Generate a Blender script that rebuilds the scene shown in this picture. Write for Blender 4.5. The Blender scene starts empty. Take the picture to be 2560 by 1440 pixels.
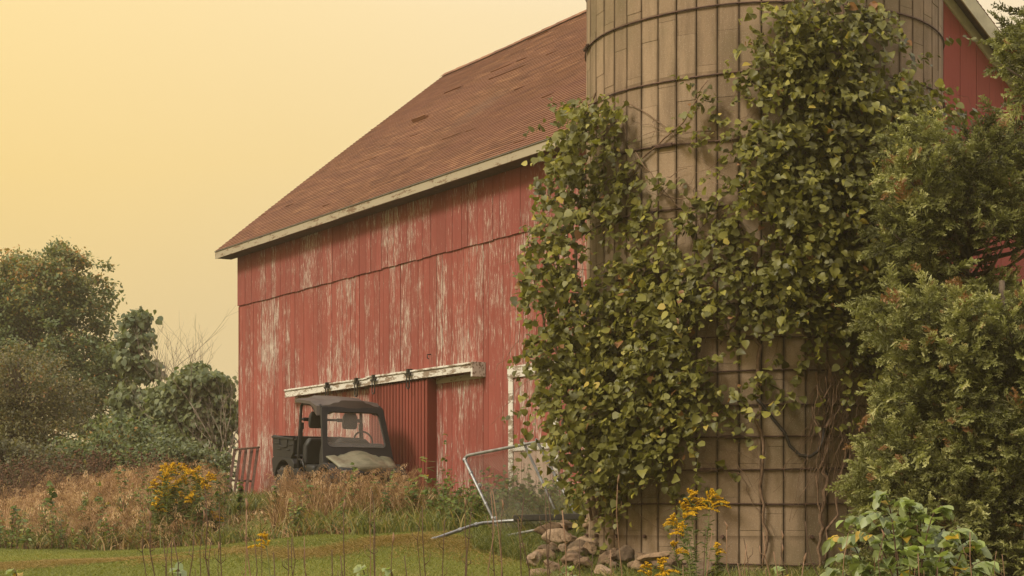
import bpy, bmesh, math, random
import numpy as np
from mathutils import Vector, Matrix
rng = np.random.default_rng(11)
R = random.Random(7)
F = 4500.0; H = 1.6; YH = 1300.0
scene = bpy.context.scene
COL = scene.collection
def W(px, py, Y):
    return Vector(((px - 1280) / F * Y, Y, H + (YH - py) / F * Y))
def rad(a): return math.radians(a)

# ---------------------------------------------------------------- objects
def tag(o, label=None, cat=None, group=None, kind=None):
    if label: o['label'] = label
    if cat: o['category'] = cat
    if group: o['group'] = group
    if kind: o['kind'] = kind
    return o
def empty(name, loc=(0, 0, 0), rz=0, label=None, cat=None, group=None):
    o = bpy.data.objects.new(name, None); COL.objects.link(o)
    o.location = loc; o.rotation_euler = (0, 0, rz); o.empty_display_size = .2
    return tag(o, label, cat, group)
def link(name, me, mat=None, parent=None):
    o = bpy.data.objects.new(name, me); COL.objects.link(o)
    if mat: me.materials.append(mat)
    if parent is not None: o.parent = parent
    return o
def amesh(name, V, Fc, mat=None, parent=None, attrs=None, smooth=False):
    """mesh from a vertex array and an array of faces of one size"""
    V = np.asarray(V, np.float32).reshape(-1, 3); Fc = np.asarray(Fc, np.int32)
    me = bpy.data.meshes.new(name)
    k = Fc.shape[1]; n = len(Fc)
    me.vertices.add(len(V)); me.vertices.foreach_set('co', V.ravel())
    me.loops.add(n * k); me.loops.foreach_set('vertex_index', Fc.ravel())
    me.polygons.add(n); me.polygons.foreach_set('loop_start', np.arange(n, dtype=np.int32) * k)
    me.polygons.foreach_set('loop_total', np.full(n, k, np.int32))
    if smooth: me.polygons.foreach_set('use_smooth', np.ones(n, bool))
    for key, val in (attrs or {}).items():
        a = me.attributes.new(key, 'FLOAT', 'POINT'); a.data.foreach_set('value', np.asarray(val, np.float32).ravel())
    me.update(calc_edges=True); me.validate()
    return link(name, me, mat, parent)
class MB:
    """gathers boxes, prisms and tubes into one mesh"""
    def __init__(s): s.v = []; s.f = []; s.t = []; s.cur = .5
    def add(s, vs, fs, t=None):
        b = len(s.v); s.v += [tuple(v) for v in vs]; s.f += [tuple(i + b for i in f) for f in fs]
        s.t += [s.cur if t is None else t] * len(vs); return s
    def box(s, a, b, t=None, mtx=None):
        (x0, y0, z0), (x1, y1, z1) = a, b
        vs = [(x0,y0,z0),(x1,y0,z0),(x1,y1,z0),(x0,y1,z0),(x0,y0,z1),(x1,y0,z1),(x1,y1,z1),(x0,y1,z1)]
        if mtx: vs = [mtx @ Vector(v) for v in vs]
        return s.add(vs, [(0,3,2,1),(4,5,6,7),(0,1,5,4),(1,2,6,5),(2,3,7,6),(3,0,4,7)], t)
    def prism(s, poly, d, axis='y', t=None):
        """poly: 2-D outline; extruded from d[0] to d[1] along axis"""
        n = len(poly)
        def mk(p, q):
            return {'y': (p[0], q, p[1]), 'x': (q, p[0], p[1]), 'z': (p[0], p[1], q)}[axis]
        vs = [mk(p, d[0]) for p in poly] + [mk(p, d[1]) for p in poly]
        fs = [tuple(range(n))[::-1], tuple(range(n, 2 * n))] + [(i, (i + 1) % n, n + (i + 1) % n, n + i) for i in range(n)]
        return s.add(vs, fs, t)
    def tube(s, pts, r, seg=8, t=None, cap=True):
        pts = [Vector(p) for p in pts]; n = len(pts)
        rs = r if hasattr(r, '__len__') else [r] * n
        vs = []; prev = None
        for i, p in enumerate(pts):
            d = (pts[min(i + 1, n - 1)] - pts[max(i - 1, 0)])
            if d.length < 1e-9: d = Vector((0, 0, 1))
            d.normalize()
            if prev is None:
                prev = d.orthogonal().normalized()
            else:
                prev = prev - d * prev.dot(d)
                prev = prev.normalized() if prev.length > 1e-6 else d.orthogonal().normalized()
            bt = d.cross(prev)
            for k in range(seg):
                a = 2 * math.pi * k / seg
                vs.append(p + (prev * math.cos(a) + bt * math.sin(a)) * rs[i])
        fs = [(i*seg+k, i*seg+(k+1)%seg, (i+1)*seg+(k+1)%seg, (i+1)*seg+k) for i in range(n-1) for k in range(seg)]
        if cap: fs += [tuple(range(seg))[::-1], tuple((n-1)*seg + k for k in range(seg))]
        return s.add(vs, fs, t)
    def lathe(s, prof, seg=24, axis='y', c=(0,0,0), t=None):
        vs = []
        for r, h in prof:
            for k in range(seg):
                a = 2*math.pi*k/seg; u, v = r*math.cos(a), r*math.sin(a)
                p = {'y': (u, h, v), 'z': (u, v, h), 'x': (h, u, v)}[axis]
                vs.append((p[0]+c[0], p[1]+c[1], p[2]+c[2]))
        n = len(prof)
        fs = [(i*seg+k, i*seg+(k+1)%seg, (i+1)*seg+(k+1)%seg, (i+1)*seg+k) for i in range(n-1) for k in range(seg)]
        fs += [tuple(range(seg))[::-1], tuple((n-1)*seg+k for k in range(seg))]
        return s.add(vs, fs, t)
    def build(s, name, mat=None, parent=None, smooth=False, bevel=0, bseg=2, subd=0, fix=True):
        me = bpy.data.meshes.new(name); me.from_pydata(s.v, [], s.f)
        if fix:
            bm = bmesh.new(); bm.from_mesh(me); bmesh.ops.recalc_face_normals(bm, faces=bm.faces); bm.to_mesh(me); bm.free()
        a = me.attributes.new('tint', 'FLOAT', 'POINT'); a.data.foreach_set('value', np.array(s.t, np.float32))
        if smooth: me.polygons.foreach_set('use_smooth', np.ones(len(me.polygons), bool))
        me.update()
        o = link(name, me, mat, parent)
        if bevel:
            m = o.modifiers.new('bevel', 'BEVEL'); m.width = bevel; m.segments = bseg; m.limit_method = 'ANGLE'; m.angle_limit = rad(35)
            me.polygons.foreach_set('use_smooth', np.ones(len(me.polygons), bool))
            w = o.modifiers.new('wn', 'WEIGHTED_NORMAL'); w.keep_sharp = True
        if subd:
            m = o.modifiers.new('sub', 'SUBSURF'); m.levels = subd; m.render_levels = subd
        return o
def instance(T, P, A, S):
    """copies of template T at P with axes A (N,3,3 rows) and scale S -> vertex array"""
    return (P[:, None, :] + S[:, None, None] * np.einsum('kj,njc->nkc', T, A))
def faces_for(Ft, nv, N):
    Ft = np.asarray(Ft, np.int32)
    return (Ft[None] + (np.arange(N, dtype=np.int32) * nv)[:, None, None]).reshape(-1, Ft.shape[1])
def norm(v):
    return v / np.maximum(np.linalg.norm(v, axis=-1, keepdims=True), 1e-9)
def frames(y, nrm):
    """axes with row 1 along y and row 2 near nrm"""
    y = norm(y); x = norm(np.cross(y, nrm)); z = np.cross(x, y)
    return np.stack([x, y, z], 1)

# ---------------------------------------------------------------- materials
class NT:
    def __init__(s, name):
        s.m = bpy.data.materials.new(name); s.m.use_nodes = True; s.t = s.m.node_tree
        s.b = s.t.nodes['Principled BSDF']; s.out = s.t.nodes['Material Output']
    def n(s, typ, **kw):
        nd = s.t.nodes.new(typ)
        for k, v in kw.items():
            if k.startswith('i_'):
                key = k[2:]; key = int(key) if key.isdigit() else key.replace('_', ' ')
                s.put(nd.inputs[key], v)
            else: setattr(nd, k, v)
        return nd
    def put(s, sock, v):
        if isinstance(v, bpy.types.NodeSocket): s.t.links.new(v, sock)
        elif isinstance(v, (tuple, list)) and len(v) == 3 and sock.type == 'RGBA': sock.default_value = (*v, 1)
        else: sock.default_value = v
    def attr(s, name): return s.n('ShaderNodeAttribute', attribute_name=name).outputs['Fac']
    def obj(s): return s.n('ShaderNodeTexCoord').outputs['Object']
    def map(s, v, sc=(1,1,1), loc=(0,0,0), rot=(0,0,0)):
        return s.n('ShaderNodeMapping', i_Vector=v, i_Scale=sc, i_Location=loc, i_Rotation=rot).outputs[0]
    def noise(s, v, scale=5, detail=4, rough=.6, dist=0):
        return s.n('ShaderNodeTexNoise', i_Vector=v, i_Scale=scale, i_Detail=detail, i_Roughness=rough, i_Distortion=dist).outputs['Fac']
    def ma(s, op, a, b=0.0, c=None, clamp=False):
        nd = s.n('ShaderNodeMath', operation=op, use_clamp=clamp); s.put(nd.inputs[0], a); s.put(nd.inputs[1], b)
        if c is not None: s.put(nd.inputs[2], c)
        return nd.outputs[0]
    def ss(s, v, lo, hi, a=0., b=1.):
        return s.n('ShaderNodeMapRange', interpolation_type='SMOOTHSTEP', i_Value=v, i_1=lo, i_2=hi, i_3=a, i_4=b).outputs[0]
    def mix(s, f, a, b, blend='MIX'):
        nd = s.n('ShaderNodeMix', data_type='RGBA', blend_type=blend); s.put(nd.inputs[0], f); s.put(nd.inputs[6], a); s.put(nd.inputs[7], b)
        return nd.outputs[2]
    def ramp(s, v, stops):
        nd = s.n('ShaderNodeValToRGB'); s.put(nd.inputs[0], v); cr = nd.color_ramp
        while len(cr.elements) < len(stops): cr.elements.new(.5)
        for e, (p, c) in zip(cr.elements, stops): e.position = p; e.color = (*c, 1)
        return nd.outputs[0]
    def bump(s, h, st=.3, d=.01):
        s.put(s.b.inputs['Normal'], s.n('ShaderNodeBump', i_Height=h, i_Strength=st, i_Distance=d).outputs[0])
    def fin(s, col=None, rough=.8, metal=0, spec=.3):
        if col is not None: s.put(s.b.inputs['Base Color'], col)
        s.put(s.b.inputs['Roughness'], rough); s.put(s.b.inputs['Metallic'], metal)
        s.b.inputs['Specular IOR Level'].default_value = spec
        return s.m
def plain(name, col, rough=.7, metal=0, var=.25, scale=6, spec=.3, bump=0):
    n = NT(name); f = n.noise(n.obj(), scale, 5)
    c2 = tuple(c * (1 - var) for c in col); c3 = tuple(min(1, c * (1 + var)) for c in col)
    if bump: n.bump(n.noise(n.obj(), scale * 6, 4), bump, .01)
    return n.fin(n.ramp(f, [(.3, c2), (.7, c3)]), rough, metal, spec)
def leafmat(name, stops, trans=.35, rough=.5, spec=.4):
    """thin leaf: tint attribute picks the leaf's own colour"""
    n = NT(name); c = n.ramp(n.attr('tint'), stops)
    n.fin(c, rough, 0, spec)
    tr = n.n('ShaderNodeBsdfTranslucent'); n.put(tr.inputs[0], n.mix(1.0, c, (1.25, 1.3, .7), 'MULTIPLY'))
    mx = n.n('ShaderNodeMixShader'); mx.inputs[0].default_value = trans
    n.t.links.new(n.b.outputs[0], mx.inputs[1]); n.t.links.new(tr.outputs[0], mx.inputs[2])
    n.t.links.new(mx.outputs[0], n.out.inputs['Surface'])
    return n.m

def paint_mat(name, red, dark, peel, amount, stain_z=None):
    n = NT(name); o = n.obj(); tint = n.attr('tint'); pl = n.attr('peel')
    grain = n.noise(n.map(o, (38, 38, 1.6)), 1, 5, .65)
    blot = n.noise(n.map(o, (1.1, 1.1, .55)), 1, 4, .6)
    streak = n.noise(n.map(o, (52, 52, 4.2)), 1, 8, .70, .5)
    fine = n.noise(n.map(o, (60, 60, 7)), 1, 4, .7)
    low = n.noise(n.map(o, (.55, .55, .42), (3.1, 0, 7.7)), 1, 3, .6)
    base = n.mix(n.ss(blot, .3, .7), red, dark)
    base = n.mix(n.ma('MULTIPLY', tint, .55), base, tuple(c * .62 for c in red))
    base = n.mix(n.ss(grain, .5, .8, 0, .45), base, tuple(c * .55 for c in dark))
    s = n.ma('ADD', streak, n.ma('MULTIPLY', n.ma('SUBTRACT', low, .5), .52))
    s = n.ma('ADD', s, n.ma('MULTIPLY', n.ma('SUBTRACT', pl, .5), .09))
    s = n.ma('ADD', s, n.ma('MULTIPLY', n.ma('SUBTRACT', fine, .5), .18))
    mask = n.ss(s, amount, amount + .02)
    thin = n.ss(s, amount - .09, amount + .0, 0, .38)
    wood = n.mix(n.ss(grain, .35, .65), peel, tuple(c * .5 for c in peel))
    wood = n.mix(n.ss(fine, .45, .62), wood, (.56, .49, .42))
    c = n.mix(thin, base, tuple(a * .5 + b * .35 for a, b in zip(peel, red)))
    c = n.mix(mask, c, wood)
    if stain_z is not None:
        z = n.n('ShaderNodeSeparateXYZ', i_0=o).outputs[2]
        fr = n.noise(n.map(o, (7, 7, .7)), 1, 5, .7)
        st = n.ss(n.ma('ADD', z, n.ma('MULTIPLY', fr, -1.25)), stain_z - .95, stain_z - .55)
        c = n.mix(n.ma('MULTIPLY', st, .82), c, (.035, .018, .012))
    n.bump(n.ma('SUBTRACT', n.ma('MULTIPLY', grain, .4), n.ma('MULTIPLY', mask, .6)), .35, .006)
    return n.fin(c, .72, 0, .2)

MAT = {}
MAT['red'] = paint_mat('weathered red paint', (.285, .075, .058), (.22, .055, .042), (.42, .35, .29), .584)
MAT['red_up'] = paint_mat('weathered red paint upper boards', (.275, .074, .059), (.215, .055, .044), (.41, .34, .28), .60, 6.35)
MAT['red_good'] = paint_mat('sound red paint', (.29, .070, .055), (.24, .054, .042), (.4, .28, .22), .86)
MAT['red_door'] = paint_mat('brown red door paint', (.23, .055, .038), (.17, .040, .028), (.42, .28, .22), .74)
MAT['door_white'] = paint_mat('worn white door paint', (.50, .38, .30), (.36, .22, .17), (.28, .10, .07), .55)
def white_mat(name, col, worn, am):
    n = NT(name); o = n.obj(); s = n.noise(n.map(o, (3, 12, 12)), 1, 6, .7); f = n.noise(o, 60, 4)
    c = n.mix(n.ss(n.ma('ADD', s, n.ma('MULTIPLY', f, .2)), am, am + .06), col, worn)
    n.bump(s, .3, .004); return n.fin(c, .65, 0, .25)
MAT['white'] = white_mat('peeling white trim paint', (.58, .55, .49), (.22, .165, .12), .60)
MAT['fascia'] = white_mat('weathered cream fascia', (.33, .28, .20), (.16, .10, .06), .64)
MAT['soffit'] = plain('dark bare soffit wood', (.09, .055, .035), .9, 0, .35, 9)
MAT['iron'] = plain('blackened iron', (.035, .032, .03), .5, .5, .4, 14)
MAT['rust'] = plain('rusty brown iron', (.085, .045, .032), .7, .3, .5, 12)
MAT['steel'] = plain('galvanised steel pipe', (.25, .25, .25), .45, .65, .35, 9)
MAT['wire'] = plain('dull wire', (.22, .20, .18), .5, .6, .2, 9)
def roof_mat():
    n = NT('orange brown asphalt shingles'); o = n.obj(); t = n.attr('tint')
    lo = n.noise(n.map(o, (.28, .28, .5)), 1, 4, .6); f = n.noise(o, 90, 4, .8); st = n.noise(n.map(o, (1.2, 6, 6)), 1, 5, .7)
    c = n.ramp(t, [(0, (.115, .052, .030)), (.35, (.17, .080, .043)), (.7, (.22, .104, .054)), (1, (.29, .15, .075))])
    c = n.mix(n.ss(lo, .3, .75, 0, .7), c, (.19, .082, .055))
    c = n.mix(n.ss(st, .55, .8, 0, .55), c, (.30, .155, .065))
    c = n.mix(n.ss(f, .35, .75, 0, .5), c, (.075, .038, .025))
    n.bump(f, .5, .006); return n.fin(c, .92, 0, .15)
MAT['roof'] = roof_mat()
def stave_mat():
    n = NT('sandy precast concrete'); o = n.obj(); t = n.attr('tint')
    lo = n.noise(o, .8, 4, .6); ve = n.noise(n.map(o, (3.5, 3.5, .5)), 1, 5, .65); f = n.noise(o, 55, 4, .75)
    sp = n.n('ShaderNodeTexVoronoi', i_Vector=o, i_Scale=70.0).outputs['Distance']
    c = n.ramp(t, [(0, (.20, .135, .085)), (.5, (.28, .195, .125)), (1, (.37, .265, .175))])
    c = n.mix(n.ss(ve, .40, .72, 0, .7), c, (.12, .082, .052))
    c = n.mix(n.ss(lo, .42, .68, 0, .6), c, (.13, .105, .055))
    c = n.mix(n.ss(f, .45, .8, 0, .45), c, (.12, .09, .062))
    c = n.mix(n.ss(sp, .20, .10, 0, .8), c, (.50, .42, .32))
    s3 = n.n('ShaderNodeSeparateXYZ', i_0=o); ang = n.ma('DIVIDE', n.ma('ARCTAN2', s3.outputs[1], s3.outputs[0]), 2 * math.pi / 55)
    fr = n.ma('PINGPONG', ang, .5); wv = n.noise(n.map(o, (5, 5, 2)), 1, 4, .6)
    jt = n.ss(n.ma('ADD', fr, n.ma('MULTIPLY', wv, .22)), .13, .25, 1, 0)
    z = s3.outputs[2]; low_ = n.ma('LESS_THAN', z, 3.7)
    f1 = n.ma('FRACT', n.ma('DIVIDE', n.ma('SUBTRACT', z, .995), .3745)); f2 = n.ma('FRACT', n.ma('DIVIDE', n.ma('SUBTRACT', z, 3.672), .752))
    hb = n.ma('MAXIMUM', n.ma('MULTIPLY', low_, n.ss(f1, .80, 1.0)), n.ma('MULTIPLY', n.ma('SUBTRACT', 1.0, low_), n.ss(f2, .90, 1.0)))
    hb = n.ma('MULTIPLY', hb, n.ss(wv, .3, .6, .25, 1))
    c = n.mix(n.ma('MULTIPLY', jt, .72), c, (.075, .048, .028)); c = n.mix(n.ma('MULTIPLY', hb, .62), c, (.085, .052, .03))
    n.bump(n.ma('ADD', f, n.ma('MULTIPLY', sp, .3)), .5, .006); return n.fin(c, .93, 0, .15)
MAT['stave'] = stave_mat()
MAT['mortar'] = plain('dark stained mortar', (.05, .036, .024), .95, 0, .4, 8)
MAT['concrete'] = plain('pale old concrete', (.36, .30, .22), .93, 0, .3, 5, .2, .4)
MAT['vine_wood'] = plain('vine bark', (.17, .105, .065), .9, 0, .45, 20, .2, .5)
MAT['vine_dark'] = plain('dark vine bark', (.07, .045, .028), .9, 0, .4, 20)
MAT['bark'] = plain('grey brown bark', (.11, .08, .055), .93, 0, .4, 9, .2, .6)
MAT['bare'] = plain('bare grey twig', (.20, .155, .11), .9, 0, .3, 9)
MAT['stalk'] = plain('dead brown stalk', (.085, .048, .028), .85, 0, .45, 7)
MAT['stalk_pale'] = plain('pale dead stalk', (.21, .12, .068), .85, 0, .35, 7)
MAT['vine_leaf'] = leafmat('grape leaf', [(0, (.070, .062, .013)), (.30, (.135, .130, .026)), (.58, (.22, .205, .038)), (.80, (.38, .335, .06)), (.91, (.42, .31, .06)), (1, (.27, .13, .05))])
MAT['maple'] = leafmat('maple leaf', [(0, (.070, .100, .034)), (.55, (.135, .170, .055)), (.85, (.24, .19, .045)), (1, (.36, .17, .04))])
MAT['apple'] = leafmat('olive shrub leaf', [(0, (.065, .065, .024)), (.5, (.135, .12, .038)), (.85, (.21, .17, .05)), (1, (.24, .11, .03))])
MAT['catalpa'] = leafmat('broad green leaf', [(0, (.075, .10, .040)), (.6, (.15, .17, .065)), (1, (.25, .25, .09))])
MAT['juniper'] = leafmat('juniper scale foliage', [(0, (.050, .048, .014)), (.35, (.115, .115, .030)), (.7, (.25, .25, .08)), (.93, (.50, .48, .22)), (1, (.24, .12, .045))], .35, .6)
MAT['sumac'] = leafmat('pale green weed leaf', [(0, (.13, .165, .055)), (.5, (.25, .285, .115)), (.8, (.26, .32, .09)), (.95, (.30, .36, .08)), (1, (.50, .33, .05))], .35, .4)
MAT['weed'] = leafmat('bright weed leaf', [(0, (.055, .085, .018)), (.5, (.12, .165, .03)), (.85, (.20, .225, .04)), (1, (.33, .20, .05))])
MAT['dry'] = leafmat('dry grass', [(0, (.07, .036, .016)), (.3, (.17, .090, .038)), (.65, (.36, .225, .11)), (1, (.66, .47, .28))], .3, .7, .2)
MAT['green_grass'] = leafmat('green grass', [(0, (.05, .062, .014)), (.5, (.115, .135, .028)), (.8, (.20, .20, .045)), (1, (.34, .25, .09))], .35, .55)
MAT['lawn_blade'] = leafmat('mown grass', [(0, (.10, .115, .018)), (.5, (.19, .20, .032)), (.85, (.27, .26, .05)), (1, (.36, .25, .08))], .35, .6)
MAT['hay'] = leafmat('cut hay', [(0, (.17, .115, .035)), (1, (.36, .25, .09))], .25, .8, .1)
MAT['seed'] = leafmat('seed head', [(0, (.14, .07, .035)), (.5, (.36, .215, .12)), (1, (.66, .46, .28))], .3, .8, .1)
MAT['burr'] = plain('dried flower head', (.09, .045, .022), .95, 0, .4, 30)
MAT['gold'] = leafmat('goldenrod flower', [(0, (.50, .27, .015)), (.5, (.70, .42, .02)), (1, (.82, .55, .04))], .25, .8, .1)
MAT['cable'] = plain('black rubber hose', (.035, .026, .02), .6, 0, .2)

# ---------------------------------------------------------------- terrain
CX, CY = -.1511 * 41, 41.0            # left front corner of the barn in plan
UX, UY = .518, -.8554                 # along the wall, towards the camera
IX, IY = .8554, .518                  # into the barn
QW = CX * IX + CY * IY
def sm(x, a, b):
    t = np.clip((x - a) / (b - a), 0, 1); return t * t * (3 - 2 * t)
def edge_q(t): return 7.0 - 3.8 * sm(t, 5.5, 16.5)
def ground(x, y):
    """height of the ground (camera relative); works on arrays"""
    x = np.asarray(x, float); y = np.asarray(y, float)
    q = QW - (x * IX + y * IY); t = (x - CX) * UX + (y - CY) * UY
    lawn = -1.55 + .87 * sm(y, 11, 18.5) + .17 * sm(y, 19, 31)
    k = sm(t, 5.5, 16.5)
    lo, hi = 3.3 - 2.7 * k, edge_q(t) - .2
    lawn = lawn + .38 * sm(x, -7, -1) * sm(y, 19.5, 24.5) * (1 - sm(x, 1.5, 4))
    terr = .27 - .16 * sm(t, 5, 11)
    r = sm(-q, -hi, -lo)
    far = sm(y, 18, 22)
    r = r * far
    z = lawn * (1 - r) + terr * r
    return z + .025 * np.sin(x * 1.9 + y * .7) * np.cos(y * 1.3 - x * .4)
def gz(x, y): return float(ground(x, y)) + H
def make_ground():
    xs = np.concatenate([np.linspace(-700, -40, 12)[:-1], np.linspace(-40, 25, 220), np.linspace(25, 700, 12)[1:]])
    ys = np.concatenate([np.linspace(-60, 0, 6)[:-1], np.linspace(0, 60, 220), np.geomspace(61, 1600, 26)])
    X, Y = np.meshgrid(xs, ys); Z = ground(X, Y) + H
    nx, ny = len(xs), len(ys)
    V = np.stack([X, Y, Z], -1).reshape(-1, 3)
    i = np.arange(nx - 1)[None] + np.arange(ny - 1)[:, None] * nx
    Fc = np.stack([i, i + 1, i + nx + 1, i + nx], -1).reshape(-1, 4)
    n = NT('lawn soil'); o = n.obj()
    a = n.noise(o, .5, 5, .6); b = n.noise(o, 30, 4, .8); c2 = n.noise(n.map(o, (.5, 3.2, 3)), 1, 5, .7)
    c = n.mix(n.ss(b, .35, .7), (.085, .095, .018), (.16, .165, .03))
    c = n.mix(n.ss(a, .5, .72, 0, .6), c, (.20, .155, .05))
    y = n.n('ShaderNodeSeparateXYZ', i_0=o).outputs[1]
    rise = n.ss(y, 29, 32.5); c = n.mix(n.ma('MULTIPLY', rise, .75), c, (.075, .055, .022))
    n.bump(b, .6, .03); n.fin(c, .95, 0, .1)
    g = amesh('ground', V, Fc, n.m, smooth=True); tag(g, kind='structure'); return g
make_ground()
# ---------------------------------------------------------------- barn
BL, BW = 14.8, 5.553                   # length, half width
EO, RO = .43, .37                      # eave and rake overhang
ZE, ZR = 6.14, 10.95                   # roof surface at the eave and ridge
SL = (ZR - ZE) / (BW + EO)
barn = empty('barn', (CX, CY, H), math.atan2(UY, UX),
             'big weathered red board barn with an orange brown shingle roof', 'barn')
def boards(name, mat, x0, x1, zlo, zhi, y=0.0, th=.025, wmin=.17, wmax=.30, jit=.006, parent=barn, xf=None, ragged=.012, skip=None):
    m = MB(); pe = []
    x = x0
    while x < x1 - .02:
        w = min(R.uniform(wmin, wmax), x1 - x)
        if x1 - x - w < .08: w = x1 - x
        t = R.random() ** 1.5; pk = R.random()
        pk *= 1.1
        yy = y - R.uniform(0, jit); zl = zlo - R.uniform(0, ragged)
        a, b = x + R.uniform(.002, .009), x + w - R.uniform(.002, .008)
        zh0 = zhi(a) if callable(zhi) else zhi; zh1 = zhi(b) if callable(zhi) else zhi
        tl = R.uniform(-.002, .002)
        vs = [(a,yy-th,zl),(b,yy-th+tl,zl),(b,yy,zl),(a,yy,zl),(a,yy-th,zh0),(b,yy-th+tl,zh1),(b,yy,zh1),(a,yy,zh0)]
        if not (skip and skip(a, b)):
            m.add(vs, [(0,3,2,1),(4,5,6,7),(0,1,5,4),(1,2,6,5),(2,3,7,6),(3,0,4,7)], t); pe += [pk] * 8
        x += w
    if xf: m.v = [xf(v) for v in m.v]
    o = m.build(name, mat, parent)
    a = o.data.attributes.new('peel', 'FLOAT', 'POINT'); a.data.foreach_set('value', np.array(pe, np.float32))
    return o
LAP = 4.88
MB().box((.02, .03, -.7), (BL - .02, .12, 6.25)).build('wall_core', MAT['mortar'], barn)
boards('front_siding', MAT['red'], 0, BL, -.7, LAP + .06)
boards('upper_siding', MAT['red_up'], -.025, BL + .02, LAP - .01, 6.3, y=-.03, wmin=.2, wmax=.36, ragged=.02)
# gable wall facing +x (right end) and its twin at the far end
def gz_top(s):                          # wall height at distance s in from the eave wall
    return ZE + SL * (min(s, 2 * BW - s) + EO) - .17
def gable(x, sgn, nm):
    return boards(nm, MAT['red_good'], 0, 2 * BW, -.7, lambda s: gz_top(s), wmin=.26, wmax=.42,
                  xf=lambda v: (x - sgn * v[1] , v[0], v[2]))
gable(BL + .03, 1, 'gable_siding'); gable(-.03, -1, 'gable_siding')
boards('rear_siding', MAT['red_good'], 0, BL, -.7, 6.2, y=2 * BW + .03)
MB().prism([(.1, -.6), (2*BW-.1, -.6), (2*BW-.1, 6.15), (BW, 10.6), (.1, 6.15)], (BL - .06, BL - .02), 'x').build('gable_core', MAT['mortar'], barn)
# roof: deck, courses of tabs, ridge, fascia
def zsag(x, s): return .035 * math.sin(x * .55 + 1) * math.sin(s * .5) - .03 * math.sin(math.pi * (x / BL)) * math.sin(math.pi * min(s / 7.4, 1))
slope_len = math.hypot(BW + EO, ZR - ZE); cs, sn = (BW + EO) / slope_len, (ZR - ZE) / slope_len
def roof_side(side):
    def P(x, s, h):
        y = -EO + s * cs - h * sn; z = ZE + s * sn + h * cs + zsag(x, s)
        if side < 0: y = 2 * BW - y
        return (x, y, z)
    m = MB(); n = 74; ex = slope_len / n
    for i in range(n):
        x = -RO - .02 + R.uniform(-.012, .012) - (.15 if i % 2 else 0) ; s0 = i * ex; s1 = s0 + ex + .015
        rowt = R.uniform(-.12, .12)
        while x < BL + RO:
            w = R.uniform(.27, .34) * (2.5 if R.random() < .25 else 1); a = max(x, -RO - .03 + R.uniform(-.01, .01)); b = min(x + w, BL + RO + .03)
            x += w
            if b - a < .01: continue
            lift = .016 + (R.uniform(.006, .014) if R.random() < .012 else 0); ds = R.uniform(-.006, .006)
            if 2.9 < a < 3.4 and i == 41 and side > 0: lift = .09
            if 4.6 < a < 6.0 and i == 52 and side > 0: lift = .028
            t = min(1, max(0, R.gauss(.5, .2) + rowt))
            vs = [P(a+.002, s0+ds, lift), P(b-.002, s0+ds, lift), P(b-.002, s1, .002), P(a+.002, s1, .002),
                  P(a+.002, s0+ds, -.004), P(b-.002, s0+ds, -.004)]
            m.add(vs, [(0,1,2,3),(0,4,5,1),(0,3,4),(1,5,2)], t)
    d = MB(); NX = 24
    for j in range(NX):
        xa = -RO + (BL + 2*RO) * j / NX; xb = -RO + (BL + 2*RO) * (j+1) / NX
        vs = [P(xa,.01,-.05),P(xb,.01,-.05),P(xb,slope_len,-.05),P(xa,slope_len,-.05),P(xa,.01,-.09),P(xb,.01,-.09),P(xb,slope_len,-.09),P(xa,slope_len,-.09)]
        d.add(vs, [(0,1,2,3),(4,7,6,5),(0,4,5,1),(3,2,6,7)] + ([(0,3,7,4)] if j == 0 else []) + ([(1,5,6,2)] if j == NX-1 else []))
    return m, d
m, d = roof_side(1)
m.build('roof', MAT['roof'], barn, fix=False); d.build('roof_deck', MAT['soffit'], barn)
m, d = roof_side(-1)
m.build('roof', MAT['roof'], barn, fix=False); d.build('roof_deck', MAT['soffit'], barn)
m = MB(); x = -RO - .03
while x < BL + RO:
    b = min(x + .3, BL + RO + .03)
    za, zb = zsag(x, slope_len), zsag(b, slope_len); u = R.uniform(0, .012)
    for sd in (-1, 1):
        m.add([(x, BW, ZR+.045+za+u), (b+.02, BW, ZR+.04+zb+u), (b+.02, BW+sd*.15, ZR+.045-.15*SL+zb), (x, BW+sd*.15, ZR+.05-.15*SL+za)], [(0,1,2,3)], R.random())
    x = b
m.build('ridge_cap', MAT['roof'], barn, fix=False)
m = MB(); m2 = MB(); N = 12
for j in range(N):                      # sagging eave boards in lengths
    xa = -RO + (BL + 2*RO) * j / N; xb = -RO + (BL + 2*RO) * (j+1) / N - .006
    za, zb = zsag(xa, 0) - .05, zsag(xb, 0) - .05
    dz = R.uniform(-.006, .006)
    vs = [(xa,-EO-.025,ZE-.13+za+dz),(xb,-EO-.025,ZE-.13+zb+dz),(xb,-EO+.0,ZE-.13+zb),(xa,-EO+.0,ZE-.13+za),
          (xa,-EO-.025,ZE+.02+za),(xb,-EO-.025,ZE+.02+zb),(xb,-EO+.0,ZE+.03+zb),(xa,-EO+.0,ZE+.03+za)]
    m.add(vs, [(0,3,2,1),(4,5,6,7),(0,1,5,4),(1,2,6,5),(2,3,7,6),(3,0,4,7)])
    m2.box((xa, -EO - .045, ZE + za + .022), (xb, -EO + .02, ZE + za + .036))
m.build('fascia', MAT['fascia'], barn); m2.build('drip_edge', MAT['wire'], barn)
m = MB(); m.box((-RO, -EO + .01, ZE - .17), (BL + RO, -.06, ZE - .14)); m.build('soffit', MAT['soffit'], barn)
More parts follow.
